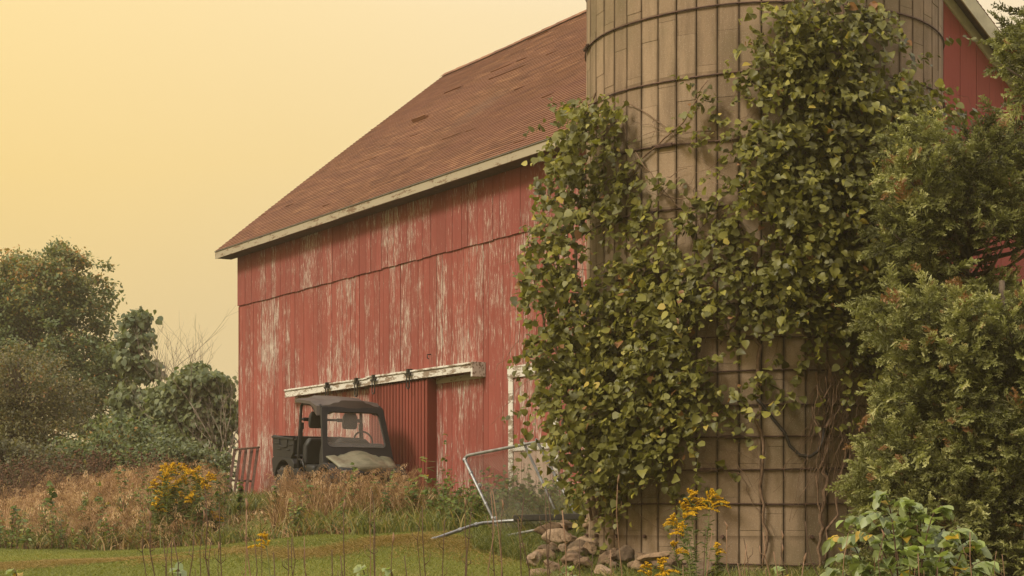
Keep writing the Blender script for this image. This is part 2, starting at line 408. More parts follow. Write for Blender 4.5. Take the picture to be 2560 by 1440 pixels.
def rake(x0, x1, side, mat, drop0, drop1, name, s0=0.0, s1=None):
    """sloping board along the gable edge"""
    m = MB(); s1 = s1 or slope_len
    def P(x, s, h):
        y = -EO + s * cs - h * sn; z = ZE + s * sn + h * cs
        return (x, 2*BW - y if side < 0 else y, z)
    vs = [P(x0,s0,drop0),P(x1,s0,drop0),P(x1,s1,drop0),P(x0,s1,drop0),P(x0,s0,drop1),P(x1,s0,drop1),P(x1,s1,drop1),P(x0,s1,drop1)]
    m.add(vs, [(0,3,2,1),(4,5,6,7),(0,1,5,4),(1,2,6,5),(2,3,7,6),(3,0,4,7)])
    return m.build(name, mat, barn)
MAT['rake'] = plain('dull cream rake board', (.42, .38, .26), .7, 0, .2, 4)
for side in (1, -1):
    rake(BL+RO+.002, BL+RO+.03, side, MAT['rake'], -.26, -.01, 'rake_board')
    rake(BL+.062, BL+.10, side, MAT['rake'], -.30, -.13, 'rake_trim', .3)
    rake(-RO-.03, -RO-.002, side, MAT['fascia'], -.15, -.01, 'rake_board')
    rake(BL+.10, BL+RO, side, MAT['soffit'], -.075, -.055, 'rake_soffit', .02)
# corner board sliver, sliding door track, doors, hangers, side door
MB().box((-.012, -.034, -.7), (.03, -.026, LAP - .03)).build('corner_board', MAT['red_door'], barn)
trk = MB()
def seg(m, x0, z0, x1, z1, y0, y1, h):
    vs = [(x0,y0,z0),(x1,y0,z1),(x1,y1,z1),(x0,y1,z0),(x0,y0,z0+h),(x1,y0,z1+h),(x1,y1,z1+h),(x0,y1,z0+h)]
    m.add(vs, [(0,3,2,1),(4,5,6,7),(0,1,5,4),(1,2,6,5),(2,3,7,6),(3,0,4,7)])
seg(trk, 3.1, 2.73, 7.05, 2.725, -.30, -.03, .035); seg(trk, 3.1, 2.60, 7.05, 2.60, -.275, -.24, .13)
seg(trk, 7.02, 2.745, 11.1, 2.72, -.31, -.03, .035); seg(trk, 7.02, 2.605, 11.1, 2.59, -.285, -.245, .145)
seg(trk, 3.14, 2.66, 11.06, 2.65, -.24, -.026, .02)
seg(trk, 11.06, 2.50, 11.12, 2.50, -.30, -.03, .26)
dt = trk.build('door_track', MAT['white'], barn, bevel=.006)
for a_, b_ in ((3.12, 4.75), (9.36, 11.05)): MB().box((a_, -.05, 2.49), (b_, -.026, 2.59)).build('track_board', MAT['fascia'], dt)
for x, dz in ((5.30, 0), (6.63, .0), (7.38, .01), (8.80, .02)):
    m = MB(); z = 2.66 + dz
    pts = [(x - .055, -.335, z)] + [(x - .055, -.335, z - .16)]
    pts += [(x - .055 * math.cos(a), -.335, z - .20 - .055 * math.sin(a)) for a in np.linspace(0, math.pi, 7)]
    pts += [(x + .055, -.335, z - .16), (x + .055, -.335, z)]
    m.tube(pts, .012, 6)
    m.box((x - .09, -.35, z - .01), (x + .09, -.32, z + .03)); m.box((x - .03, -.36, z + .02), (x + .03, -.25, z + .115))
    m.tube([(x - .12, -.335, z + .02), (x + .13, -.335, z + .04)], .014, 6)
    m.build('door_hanger', MAT['iron'], dt)
boards('sliding_door', MAT['red'], 4.82, 6.98, -.3, 2.57, y=-.07, wmin=.13, wmax=.16, parent=barn)
# ribbed door hung further out, its own edge showing
DB0, DB1 = 6.98, 9.34
m = MB(); m.box((DB0, -.20, -.35), (DB1 - .05, -.16, 2.58))
pe = [0.3] * 8
x = DB0
while x < DB1 - .06:
    w = .125; m.box((x + .018, -.222 - R.uniform(0, .003), -.34), (x + w - .018, -.199, 2.575), R.random()); pe += [R.random()*.6] * 8; x += w
db = m.build('ribbed_door', MAT['red_door'], barn, bevel=.004, bseg=1)
a = db.data.attributes.new('peel', 'FLOAT', 'POINT'); a.data.foreach_set('value', np.array(pe, np.float32))
m = MB(); m.box((DB1 - .05, -.225, -.35), (DB1, -.03, 2.59)); e = m.build('door_edge', MAT['red_door'], db)
m = MB(); x = DB0
while x < DB1 - .1:
    m.box((x - .004, -.2045, .2 + R.random()*.3), (x + .006, -.2005, 2.5 - R.random() * .3)); x += .125 * R.choice((1, 1, 2))
m.build('worn_groove', MAT['door_white'], db)
m = MB(); m.tube([(8.2+.95, -.04, 3.05), (8.2+.95, -.12, 3.04), (8.2+.97, -.13, 2.98), (8.2+1.0, -.12, 2.96)], .011, 5).build('wall_hook', MAT['iron'], barn)
SD0, SD1 = 11.92, 13.5
sd = MB().box((SD0, -.055, -.4), (SD0 + .15, -.027, 2.42)).box((SD1 - .15, -.055, -.4), (SD1, -.027, 2.42)).box((SD0 - .02, -.06, 2.42), (SD1 + .02, -.027, 2.62)).build('door_frame', MAT['white'], barn, bevel=.004, bseg=1)
boards('side_door', MAT['red'], SD0 + .17, SD1 - .17, 1.27, 2.38, y=-.028, wmin=.2, wmax=.28, th=.015)
boards('side_door', MAT['door_white'], SD0 + .17, SD1 - .17, -.4, 1.17, y=-.028, wmin=.2, wmax=.28, th=.015)
MB().box((SD0 + .16, -.066, 1.17), (SD1 - .16, -.04, 1.27)).build('door_rail', MAT['white'], barn)

# ---------------------------------------------------------------- silo
SX, SY, SR = 3.14, 22.58, 2.207
silo = empty('silo', (SX, SY, H - .8), 0, 'round concrete stave silo with rusty iron hoops, overgrown by vines', 'silo')
NS = 55; m = MB()
for i in range(NS):
    a0 = 2 * math.pi * i / NS; a1 = 2 * math.pi * (i + 1) / NS; g = .0055 / SR
    off = (i % 2) * .38 + (.19 if i % 5 == 0 else 0)
    z = -.5 - off; ti = R.gauss(.5, .14)
    while z < 10.4:
        z1 = z + .76; t = min(1, max(0, ti + R.gauss(0, .12))); rr = SR - R.uniform(0, .006)
        vs = []
        for zz in (z + .0008, z1 - .0008):
            for r_ in (rr, rr - .05):
                for a in (a0 + g, a1 - g):
                    vs.append((r_ * math.cos(a), r_ * math.sin(a), zz + .8))
        m.add(vs, [(0,1,5,4),(0,4,6,2),(1,3,7,5),(4,5,7,6),(0,2,3,1)], t)
        z = z1
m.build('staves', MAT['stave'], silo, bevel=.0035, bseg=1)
MB().lathe([(SR - .022, -.4), (SR - .022, 11)], 110, 'z').build('mortar_core', MAT['mortar'], silo, smooth=False)
YF = 20.4
hoop_py = [1413, 1257, 1174, 1092, 1010, 927, 844, 757, 667, 512, 345, 177, 9, -157, -320, -480]
for i, py in enumerate(hoop_py):
    z = (YH - py) / F * YF + .8; m = MB(); n = 96
    for k in range(n):
        a0, a1 = 2*math.pi*k/n, 2*math.pi*(k+1)/n
    pts = [(math.cos(2*math.pi*k/n) * (SR + .012), math.sin(2*math.pi*k/n) * (SR + .012), z + .006 * math.sin(k * .4 + i) + .012*math.sin(k*.13+i*2)) for k in range(n + 1)]
    m.tube(pts, .0105 if z > 3 else .009, 6, cap=False)
    h = m.build('hoop', MAT['rust'], silo, smooth=True)
    am = -math.pi/2 + R.uniform(-.9, .5) if i not in (1, 12) else (-math.pi/2 - .47 if i == 1 else -math.pi + .12)
    d = Vector((math.cos(am), math.sin(am), 0)); tn = Vector((-math.sin(am), math.cos(am), 0)); c = d * (SR + .03); c.z = z
    mb = MB().tube([c - tn * .11, c + tn * .11], .024, 6); mb.tube([c - tn * .17 + Vector((0,0,.01)), c + tn * .17], .012, 5)
    mb.build('hoop_lug', MAT['rust'], h)
for i in range(-16, 10):                # leftover lug stubs where a hoop has gone
    a = -math.pi/2 + 2 * math.pi * i / NS * 1.0
    if i % 2 == 0: continue
    d = Vector((math.cos(a), math.sin(a), 0)); c = d * (SR + .0); c.z = (YH - 1342) / F * YF + .8
    MB().tube([c - d * .02, c + d * .035], .022, 7).build('lug_stub', MAT['rust'], silo)
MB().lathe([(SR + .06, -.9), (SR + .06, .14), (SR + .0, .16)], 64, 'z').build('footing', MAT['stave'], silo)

# ---------------------------------------------------------------- gate panels, plank, rack, slab
def pix(pts): return [W(*p) for p in pts]
def bend(pts, r=.15, n=5):
    out = [pts[0]]
    for a, b, c in zip(pts, pts[1:], pts[2:]):
        p = b + (a - b).normalized() * min(r, (a-b).length*.4); q = b + (c - b).normalized() * min(r, (c-b).length*.4)
        for k in range(n + 1):
            t = k / n; out.append(p * (1-t)**2 + b * 2*t*(1-t) + q * t*t)
    return out + [pts[-1]]
gt = empty('chain_link_gate', W(1250, 1338, 24.6), 0, 'galvanised pipe gate with sagging chain link, leaning by the silo foot', 'gate')
gi = Matrix.Translation(-gt.location)
def G(pts): return [gi @ p for p in pts]
A_ = W(1252, 1337, 24.4); B_ = W(1157, 1141, 25.6); C_ = W(1388, 1096, 24.2); D_ = W(1450, 1285, 23.2)
m = MB(); m.tube(G(bend([A_, B_, C_, W(1470, 1075, 23.4)], .16)), .022, 10); m.build('frame', MAT['steel'], gt, smooth=True)
for a, b in (((1309, 1107, 24.7), (1396, 1292, 23.8)), ((1340, 1098, 24.5), (1446, 1300, 23.5))):
    MB().tube(G([W(*a), W(*b)]), .02, 8).build('brace', MAT['steel'], gt, smooth=True)
for f in (.22, .62, .05, .8):
    p = B_.lerp(A_, f); d = (A_ - B_).normalized()
    MB().tube(G([p - d * .02, p + d * .02]), .03, 8).build('clamp', MAT['steel'], gt)
for f in (.38, .80):
    p = B_.lerp(A_, f) + Vector((.04, -.02, .0)); MB().lathe([(.02, -.02), (.032, 0), (.02, .02)], 10, 'y', c=tuple(gi @ p)).tube(G([p, p + Vector((-.05, 0, -.02))]), .012, 6).build('hinge', MAT['steel'], gt)
m = MB()
def gp(u, v):                           # bilinear point on the mesh of the gate
    e = W(1420, 1300, 23.7)
    p = B_.lerp(C_, u).lerp(A_.lerp(e, u), v); p.y += .12 * math.sin(u * 5 + v * 3) ; return p
NU, NV = 46, 40
for k in range(-NV, NU):
    for s in (1, -1):
        pts = []
        for j in range(0, NV + 1):
            u = (k + j) / NU if s > 0 else (k + NV - j) / NU
            if 0 <= u <= 1: pts.append(gi @ gp(u, j / NV) + Vector((0, .004 * s, 0)))
        if len(pts) > 1: m.tube(pts, .0022, 3, cap=False)
m.build('chain_link', MAT['wire'], gt)
pp = empty('fallen_gate_frame', W(1190, 1315, 24.3), 0, 'bent galvanised pipe frame lying flat in the grass before the leaning gate', 'pipe frame')
gi = Matrix.Translation(-pp.location)
MB().tube(G([W(1033, 1366, 23.3), W(1110, 1339, 23.7), W(1175, 1316, 24.0), W(1205, 1308, 24.1), W(1260, 1303, 24.1), W(1330, 1299, 23.9), W(1440, 1292, 23.0)]), .023, 10).build('rail', MAT['steel'], pp, smooth=True)
MB().tube(G([W(1265, 1340, 23.4), W(1330, 1327, 23.2), W(1400, 1318, 22.9)]), .018, 8).build('rail', MAT['steel'], pp, smooth=True)
for px, py, Y in ((1085, 1348, 23.55), (1150, 1325, 23.87), (1190, 1312, 24.03)):
    p = W(px, py, Y); MB().tube(G([p - Vector((.02, .005, .008)), p + Vector((.02, .005, .008))]), .031, 8).build('coupling', MAT['steel'], pp)
m = MB(); a, b = W(1290, 1296, 24.0), W(1462, 1288, 22.9)
d = (b - a).normalized(); up = Vector((0, 0, 1)); n_ = d.cross(up).normalized()
mt = Matrix((d, n_, up)).transposed().to_4x4(); L = (b - a).length
m.box((0, -.05, -.035), (L, .05, .045)); o = m.build('wooden_beam', MAT['iron'], bevel=.008)
o.matrix_world = Matrix.Translation(a) @ mt; tag(o, 'dark rotten wooden beam lying on the stones behind the gate', 'beam')
rk = empty('iron_harrow', W(600, 1245, 39.3), 0, 'rusty iron slatted frame leaning on the left barn corner', 'harrow section')
gi = Matrix.Translation(-rk.location)
for i in range(5):
    a = W(588 + i * 14.5, 1124 - i * 1.2, 39.4 - i * .13); b = W(560 + i * 13, 1245 + i * 2, 38.6 - i * .13)
    d = (b - a).normalized(); s_ = Vector((1, .1, 0)).normalized(); n_ = d.cross(s_).normalized(); L = (b - a).length
    mt = Matrix((s_, n_, d)).transposed().to_4x4()
    MB().box((-.042, -.012, 0), (.012, .012, L)).box((.006, -.012, 0), (.018, .055, L)).build('slat', MAT['rust'], rk).matrix_local = Matrix.Translation(gi @ a) @ mt
for y0, y1, x0, x1 in ((1124, 1118, 586, 648), (1200, 1203, 566, 628)):
    MB().tube(G([W(x0, y0, 39.2), W(x1, y1, 38.6)]), .022, 6).build('crossbar', MAT['rust'], rk)
for (x0, x1, y0, y1, Y, dd, lab) in ((560, 735, 1247, 1290, 35.2, 1.2, 'pale concrete slab edge by the barn corner, under the rusty frame'), (628, 705, 1309, 1334, 31.6, .5, 'broken pale concrete block in the dry grass bank')):
    a = W(x0, y1, Y); b = W(x1, y0, Y); m = MB(); nn = 9
    m.box((0, 0, 0), (b.x - a.x, dd, b.z - a.z)); o = m.build('concrete_slab', MAT['concrete'], bevel=.02)
    o.location = a; o.rotation_euler = (0, 0, rad(-3)); tag(o, lab, 'slab', 'concrete slabs in the bank')
# ---------------------------------------------------------------- utility vehicle
MAT['plastic'] = plain('faded black plastic', (.016, .015, .015), .62, 0, .2, 5, .35, .1)
MAT['roofpl'] = plain('dusty roof plastic', (.065, .050, .043), .6, 0, .2, 3, .35)
MAT['black'] = plain('black painted steel', (.014, .013, .013), .45, .1, .2, 5, .4)
MAT['vinyl'] = plain('black vinyl', (.017, .016, .015), .55, 0, .2, 8, .4)
MAT['tyre'] = plain('dusty rubber', (.045, .038, .032), .9, 0, .3, 12)
def camo():
    n = NT('olive tan body paint'); o = n.obj(); f = n.noise(n.map(o, (3, 3, 8)), 1.2, 3, .6); g = n.noise(o, 30, 4)
    c = n.ramp(f, [(.38, (.11, .105, .065)), (.5, (.17, .155, .10)), (.62, (.13, .105, .065))])
    c = n.mix(n.ss(g, .5, .7, 0, .4), c, (.19, .16, .11)); return n.fin(c, .5, 0, .4)
MAT['camo'] = camo()
g_ = NT('dusty windscreen'); g_.fin((.75, .70, .62), .12, 0, .5)
tr = g_.n('ShaderNodeBsdfTransparent'); gmx = g_.n('ShaderNodeMixShader'); gmx.inputs[0].default_value = .07
g_.t.links.new(tr.outputs[0], gmx.inputs[1]); g_.t.links.new(g_.b.outputs[0], gmx.inputs[2]); g_.t.links.new(gmx.outputs[0], g_.out.inputs['Surface'])
MAT['glass'] = g_.m
a_ = NT('amber lens'); a_.fin((.30, .16, .03), .25, 0, .6); MAT['amber'] = a_.m
l_ = NT('headlamp lens'); l_.fin((.12, .10, .08), .15, 0, .8); MAT['lens'] = l_.m
UA = math.atan2(-.866, .50)
utv = empty('utility_vehicle', (W(846, 1300, 33.2).x, 33.2, H + .27), UA, 'black open cab utility vehicle with tan hood parked in tall grass by the barn door', 'utility vehicle')
utv.rotation_euler = (0, rad(4.4), UA)
def ub(name, mb, mat, par=None, **k): return mb.build(name, MAT[mat], par or utv, **k)
def rbox(a, b, r=.03): return MB().box(a, b)
# roof: moulded sheet with a raised centre and notched corners
m = MB(); nx, ny = 26, 24
def rz(u, v):                           # u 0 rear..1 front, v -1..1
    z = 1.945 - .05 * abs(v) ** 2.2 + .03 * (1 - u) - .035 * max(0, u - .8) / .2 * 1.2
    if abs(v) < .52 - .12 * u: z += .035 * min(1, (.52 - .12 * u - abs(v)) / .06)
    if u > .72 and abs(v) > .55: z -= .035 * min(1, (u - .72) / .08) * min(1, (abs(v) - .55) / .08)
    return z
top = []; bot = []
for i in range(nx + 1):
    for j in range(ny + 1):
        u = i / nx; v = -1 + 2 * j / ny
        x = -.66 + 1.12 * u; hw = .66 + .02 * math.sin(u * 3.14)
        x += -.10 * abs(v) ** 3 * (u ** 3) + .06*abs(v)**3*(1-u)**3
        top.append((x, v * hw, rz(u, v)))
for i in range(nx): 
    for j in range(ny):
        k = i * (ny + 1) + j
        bot.append((k, k + 1, k + ny + 2, k + ny + 1))
m.add(top, bot)
rim = [j for j in range(ny + 1)] + [i * (ny + 1) + ny for i in range(1, nx + 1)] + [nx * (ny + 1) + j for j in range(ny - 1, -1, -1)] + [i * (ny + 1) for i in range(nx - 1, 0, -1)]
lo = []
for k in rim:
    x, y, z = top[k]; u = (x + .66) / 1.12
    dz = .055 + (.115 if u > .8 else 0) * min(1, (u - .8) / .1 if u > .8 else 0)
    lo.append((x + (.03 if u > .9 else 0), y * 1.005, z - dz))
base = len(m.v); m.v += lo; m.t += [.5] * len(lo)
nr = len(rim)
for q in range(nr): m.f.append((rim[q], base + q, base + (q + 1) % nr, rim[(q + 1) % nr]))
m.f.append(tuple(base + q for q in range(nr)))
rf = ub('roof', m, 'roofpl', smooth=True)
es = rf.modifiers.new('e', 'EDGE_SPLIT'); es.split_angle = rad(38)
ub('roof_beam', MB().tube([(.40, -.60, 1.80), (.40, .60, 1.80)], .025), 'black')
# cab posts
for s in (-1, 1):
    ub('rear_post', MB().tube(bend([Vector((-.40, s*.64, .55)), Vector((-.43, s*.645, 1.0)), Vector((-.46, s*.60, 1.84)), Vector((-.3, s*.58, 1.86))], .08), .027, 10), 'black', smooth=True)
    ub('roof_rail', MB().tube([(-.44, s*.59, 1.85), (.38, s*.585, 1.83)], .024, 8), 'black', smooth=True)
    ub('seat_belt', MB().box((-.41, s*.60-.03, 1.0), (-.40, s*.60+.02, 1.45)).box((-.44, s*.60-.04, 1.38), (-.39, s*.60+.03, 1.5)), 'vinyl')
    ub('grab_handle', MB().tube(bend([Vector((-.43, s*.64, .82)), Vector((-.2, s*.66, .82)), Vector((-.05, s*.66, .6))], .08), .018, 8), 'black', smooth=True)
ub('headrest_bar', MB().tube([(-.44, -.60, 1.56), (-.44, .60, 1.56)], .022, 8), 'black', smooth=True)
for s in (-.34, .34):
    ub('headrest', MB().prism([(-.13,1.40),(.13,1.40),(.15,1.47),(.145,1.62),(.10,1.71),(-.10,1.71),(-.145,1.62),(-.15,1.47)], (-.40, -.31), 'x'), 'vinyl', bevel=.03, bseg=3).location.y = s
    for q in (-1, 1): ub('headrest_bracket', MB().tube([(-.42, s + q*.13, 1.56), (-.42, s + q*.23, 1.56)], .035, 6), 'black')
# windscreen frame: ring of sections between outer outline and rounded opening
def ring(outer, inner, th, fr):
    m = MB(); n = len(outer); vs = []
    for d in (0, th):
        for lst in (outer, inner):
            for (y, q) in lst: vs.append(fr(y, q, d))
    fs = []
    for i in range(n):
        j = (i + 1) % n
        fs += [(i, j, n+j, n+i), (2*n+i, 3*n+i, 3*n+j, 2*n+j), (i, 2*n+i, 2*n+j, j), (n+i, n+j, 3*n+j, 3*n+i)]
    return m.add(vs, fs)
def rrect(w0, w1, h0, h1, r, n=6):     # trapezoid with rounded corners: half widths at bottom and top
    c = [(w0, h0), (w1, h1), (-w1, h1), (-w0, h0)]; out = []
    for i in range(4):
        p = Vector(c[i]); a = Vector(c[i-1]); b = Vector(c[(i+1) % 4])
        s = p + (a-p).normalized()*r; e = p + (b-p).normalized()*r
        for k in range(n + 1):
            t = k / n; q = s*(1-t)**2 + p*2*t*(1-t) + e*t*t; out.append((q.x, q.y))
    return out
wx0, wz0, wx1, wz1 = .78, .80, .42, 1.80   # bottom and top of the windscreen plane
wl = math.hypot(wx1-wx0, wz1-wz0); wd = ((wx1-wx0)/wl, (wz1-wz0)/wl)
def wf(y, q, d): return (wx0 + wd[0]*q + wd[1]*d, y, wz0 + wd[1]*q - wd[0]*d)
ub('windscreen_frame', ring(rrect(.71, .615, -.02, wl, .05), rrect(.585, .51, .30, wl - .10, .10), .06, wf), 'plastic', bevel=.008)
pane = rrect(.595, .52, .29, wl - .09, .10)
m = MB(); m.add([wf(y, q, .028) for y, q in pane], [tuple(range(len(pane)))]); m.add([wf(y, q, .034) for y, q in pane], [tuple(range(len(pane)))])
ub('windscreen', m, 'glass')
m = MB(); gk = rrect(.59, .515, .295, wl - .095, .10); pts = [wf(y, q, .062) for y, q in gk]; m.tube(pts + pts[:1], .005, 5, cap=False)
ub('seal', m, 'plastic', smooth=True)
# dash, steering wheel, seats
ub('dashboard', MB().prism([(.35,.95),(.42,1.17),(.62,1.17),(.75,1.05),(.75,.7),(.35,.7)], (-.58, .58), 'y'), 'plastic', bevel=.03)
ub('dash_hood', MB().prism([(-.35,1.15),(-.24,1.25),(.24,1.25),(.35,1.15)], (.42, .6), 'x'), 'plastic', bevel=.03)
sw = Vector((.28, .33, 1.20)); m = MB(); e1 = Vector((0, 1, 0)); e2 = Vector((-.35, 0, 1)).normalized()
pts = [sw + (e1*math.cos(a) + e2*math.sin(a))*.185 for a in np.linspace(0, 2*math.pi, 25)]
m.tube(pts, .017, 8, cap=False)
for a in (math.pi/2, math.pi*7/6, -math.pi/6): m.tube([sw, sw + (e1*math.cos(a) + e2*math.sin(a))*.18], .014, 6)
m.tube([sw, sw + Vector((.2, 0, -.12))], .03, 8); ub('steering_wheel', m, 'vinyl', smooth=True)
ub('seat', MB().box((-.33, -.60, .52), (.16, .60, .74)), 'vinyl', bevel=.06, bseg=4)
for s in (-1, 1):
    ub('backrest', MB().prism([(-.29,.72),(.29,.72),(.29,1.08),(.20,1.22),(-.20,1.22),(-.29,1.08)], (-.40, -.24), 'x'), 'vinyl', bevel=.05, bseg=4).location.y = s * .3
# body: tub, sills, hood, fenders, nose
ub('cab_floor', MB().box((-.4, -.66, .34), (.72, .66, .44)).box((-.42, -.64, .40), (-.1, .64, .58)), 'plastic', bevel=.02)
for s in (-1, 1):
    ub('side_sill', MB().prism([(-.5,.30),(-.62,.62),(-.35,.66),(-.1,.50),(.30,.46),(.5,.56),(.62,.40),(.5,.30)], (s*.62, s*.71), 'y'), 'plastic', bevel=.015)
m = MB(); nx, ny = 14, 22; top = []
for i in range(nx+1):
    for j in range(ny+1):
        u = i/nx; v = -1 + 2*j/ny
        x = .66 + .72*u - .14*abs(v)**3*u; hw = .66 - .08*u
        z = 1.00 - .20*u**1.3 - .035*abs(v)**2 - (.10 if u > .93 else 0)
        b = max(0, 1 - (abs(v)/(.42 - .1*u))**2); z += .065*b**.8*(1 - u)**.9
        if .62 < abs(v) < .70: z -= .025
        top.append((x, v*hw, z))
m.add(top, [(i*(ny+1)+j, i*(ny+1)+j+1, (i+1)*(ny+1)+j+1, (i+1)*(ny+1)+j) for i in range(nx) for j in range(ny)])
h_ = ub('hood', m, 'camo', smooth=True); so_ = h_.modifiers.new('s', 'SOLIDIFY'); so_.thickness = .03; so_.offset = -1
for s in (-1, 1):
    arc = [(.93 + .40*math.cos(a), .34 + .40*math.sin(a)) for a in np.linspace(rad(8), rad(172), 12)]
    outer = [(.93 + .48*math.cos(a), .38 + .44*math.sin(a)) for a in np.linspace(rad(172), rad(8), 12)]
    ub('front_fender', MB().prism(arc + outer, (s*.50, s*.74), 'y'), 'plastic', bevel=.015)
    arc = [(-1.0 + .41*math.cos(a), .36 + .41*math.sin(a)) for a in np.linspace(rad(5), rad(175), 12)]
    outer = [(-1.52, .55), (-1.58, .78), (-1.45, .84), (-.62, .82), (-.50, .74), (-.52, .5)]
    ub('rear_fender', MB().prism(arc + outer, (s*.48, s*.70), 'y'), 'plastic', bevel=.02)
m = MB(); m.prism([(.95,.40),(1.30,.42),(1.40,.58),(1.38,.70),(1.33,.75),(.95,.80)], (-.58, .58), 'y')
ub('nose', m, 'plastic', bevel=.03)
ub('grille', MB().box((1.35, -.24, .58), (1.405, .24, .68)), 'black', bevel=.008)
for s in (-1, 1):
    hl = ub('headlight', MB().prism([(s*.32,.60),(s*.32,.70),(s*.54,.72),(s*.54,.60)], (1.33, 1.40), 'x'), 'lens', bevel=.012)
    MB().box((1.39, s*.47-.03, .61), (1.405, s*.47+.03, .68)).build('indicator', MAT['amber'], hl, bevel=.005)
b_ = [Vector((1.20, -.66, .52)), Vector((1.38, -.50, .48)), Vector((1.46, -.2, .46)), Vector((1.46, .2, .46)), Vector((1.38, .50, .48)), Vector((1.34, .70, .56))]
ub('bumper', MB().tube(bend(b_, .1), .024, 10).tube([(1.5,-.3,.42),(1.58,-.25,.5)], .02).tube([(1.5,.3,.42),(1.58,.25,.5)], .02), 'black', smooth=True)
ub('skid_plate', MB().box((1.05, -.45, .26), (1.5, .45, .44)), 'black', bevel=.03)
# cargo bed
bd = empty('cargo_bed'); bd.parent = utv
def bb(name, mb, mat='plastic', **k): return mb.build(name, MAT[mat], bd, **k)
bb('floor', MB().box((-1.48, -.66, .82), (-.66, .66, .87)))
for s in (-1, 1):
    sd_ = bb('side_panel', MB().prism([(-1.52,.82),(-.66,.82),(-.56,.92),(-.53,1.18),(-1.56,1.23)], (s*.64, s*.70), 'y'), bevel=.012)
    m = MB(); y0, y1 = s*.695, s*.722
    m.box((-1.56, y0, 1.17), (-.53, y1, 1.21)); m.box((-1.42, y0, 1.07), (-1.24, y1, 1.09)); m.box((-.78, y0, 1.07), (-.58, y1, 1.09))
    m.prism([(-1.22,1.18),(-1.20,1.03),(-.98,1.0),(-.96,1.02),(-1.17,1.05),(-1.19,1.18)], (y0, y1), 'y')
    m.prism([(-.80,1.17),(-.82,1.03),(-1.0,1.0),(-1.0,1.02),(-.85,1.05),(-.83,1.17)], (y0, y1), 'y')
    m.box((-1.30, y0, .97), (-1.12, y1, .985)); m.box((-.86, y0, .97), (-.70, y1, .985))
    m.build('rib', MAT['plastic'], sd_, bevel=.006)
bb('front_panel', MB().box((-.60, -.64, .93), (-.55, .64, 1.24)), bevel=.01); bb('tailgate', MB().box((-1.56, -.66, .82), (-1.51, .66, 1.22)), bevel=.01)
for x, s in ((.95, -1), (.95, 1), (-1.0, -1), (-1.0, 1)):
    wh = empty('wheel', (x, s*.60, .33)); wh.parent = utv
    MB().lathe([(.18,-.11),(.27,-.125),(.315,-.10),(.325,-.05),(.325,.05),(.315,.10),(.27,.125),(.18,.11)], 28, 'y').build('tyre', MAT['tyre'], wh, smooth=False)
    m = MB()
    for k in range(16):
        a = 2*math.pi*k/16; mt = Matrix.Rotation(a, 4, 'Y')
        m.box((.30, -.11 + .02*(k%2), -.018), (.345, -.01 + .02*(k%2), .018), mtx=mt); m.box((.30, .0, .03), (.345, .10, .062), mtx=mt)
    m.build('tread', MAT['tyre'], wh)
    MB().lathe([(.185,-.08),(.17,-.02),(.06,-.01),(.05,.01),(.17,.02),(.185,.08)], 20, 'y').build('rim', MAT['steel'], wh, smooth=True)
ub('chassis', MB().box((-1.4, -.32, .28), (1.1, .32, .50)).tube([(-1.0,-.55,.33),(-1.0,.55,.33)], .04).tube([(.95,-.55,.33),(.95,.55,.33)], .035), 'black')

# ---------------------------------------------------------------- stones
def stone(seed, sx, sy, sz):
    bm = bmesh.new(); bmesh.ops.create_icosphere(bm, subdivisions=4, radius=1)
    r = random.Random(seed); planes = [(Vector((r.gauss(0,1), r.gauss(0,1), r.gauss(0,1))).normalized(), r.uniform(.5, .9)) for _ in range(12)]
    from mathutils import noise as mn
    off = Vector((seed * 3.1, 0, 0))
    for v in bm.verts:
        p = v.co.copy()
        for n_, d_ in planes:
            e = p.dot(n_) - d_
            if e > 0: p -= n_ * e * .93
        p += v.co * (.13 * mn.noise(v.co * 1.6 + off) + .07*mn.noise(v.co * 4 + off))
        v.co = Vector((p.x*sx, p.y*sy, p.z*sz))
    me = bpy.data.meshes.new('stone'); bm.to_mesh(me); bm.free()
    me.polygons.foreach_set('use_smooth', np.ones(len(me.polygons), bool)); return me
stm = []
for k, c in enumerate([(.18, .115, .07), (.25, .165, .10), (.14, .095, .06), (.32, .22, .145)]):
    n = NT('fieldstone %s' % 'dusky tan grey pale'.split()[k]); o = n.obj(); f = n.noise(o, 6, 6, .7); g = n.noise(o, 40, 4, .8)
    cc = n.mix(n.ss(f, .35, .65), c, tuple(x*.55 for x in c)); cc = n.mix(n.ss(g, .5, .72, 0, .5), cc, tuple(min(1, x*1.6) for x in c))
    cc = n.mix(n.ss(f, .58, .7, 0, .5), cc, (.085, .085, .035)); n.bump(g, .5, .01); stm.append(n.fin(cc, .9, 0, .2))
big = [  # px, py, depth, half sizes, tilt, label
 (1515, 1318, 21.9, (.20, .14, .13), 25, 'large pointed boulder leaning against the foot of the silo, at the beam end'),
 (1478, 1300, 22.5, (.16, .12, .10), 35, 'tilted stone under the fallen gate beside the silo'),
 (1560, 1388, 20.9, (.15, .12, .13), -30, 'upright sharp grey stone against the silo base'),
 (1400, 1322, 22.8, (.15, .13, .10), 10, 'pale rounded stone at the left edge of the rock pile'),
 (1310, 1375, 22.3, (.09, .08, .08), 60, 'small pale stone alone in the grass left of the pile'),
 (1640, 1392, 20.0, (.28, .10, .06), -8, 'long flat bleached slab stone in front of the silo'),
 (1745, 1425, 18.5, (.24, .16, .13), 10, 'wide pale boulder under the goldenrod'),
 (1470, 1360, 21.6, (.17, .13, .10), 15, 'dark squat stone in the middle of the rock pile'),
 (1430, 1400, 20.6, (.18, .13, .08), -5, 'broad flat brown stone at the front of the pile')]
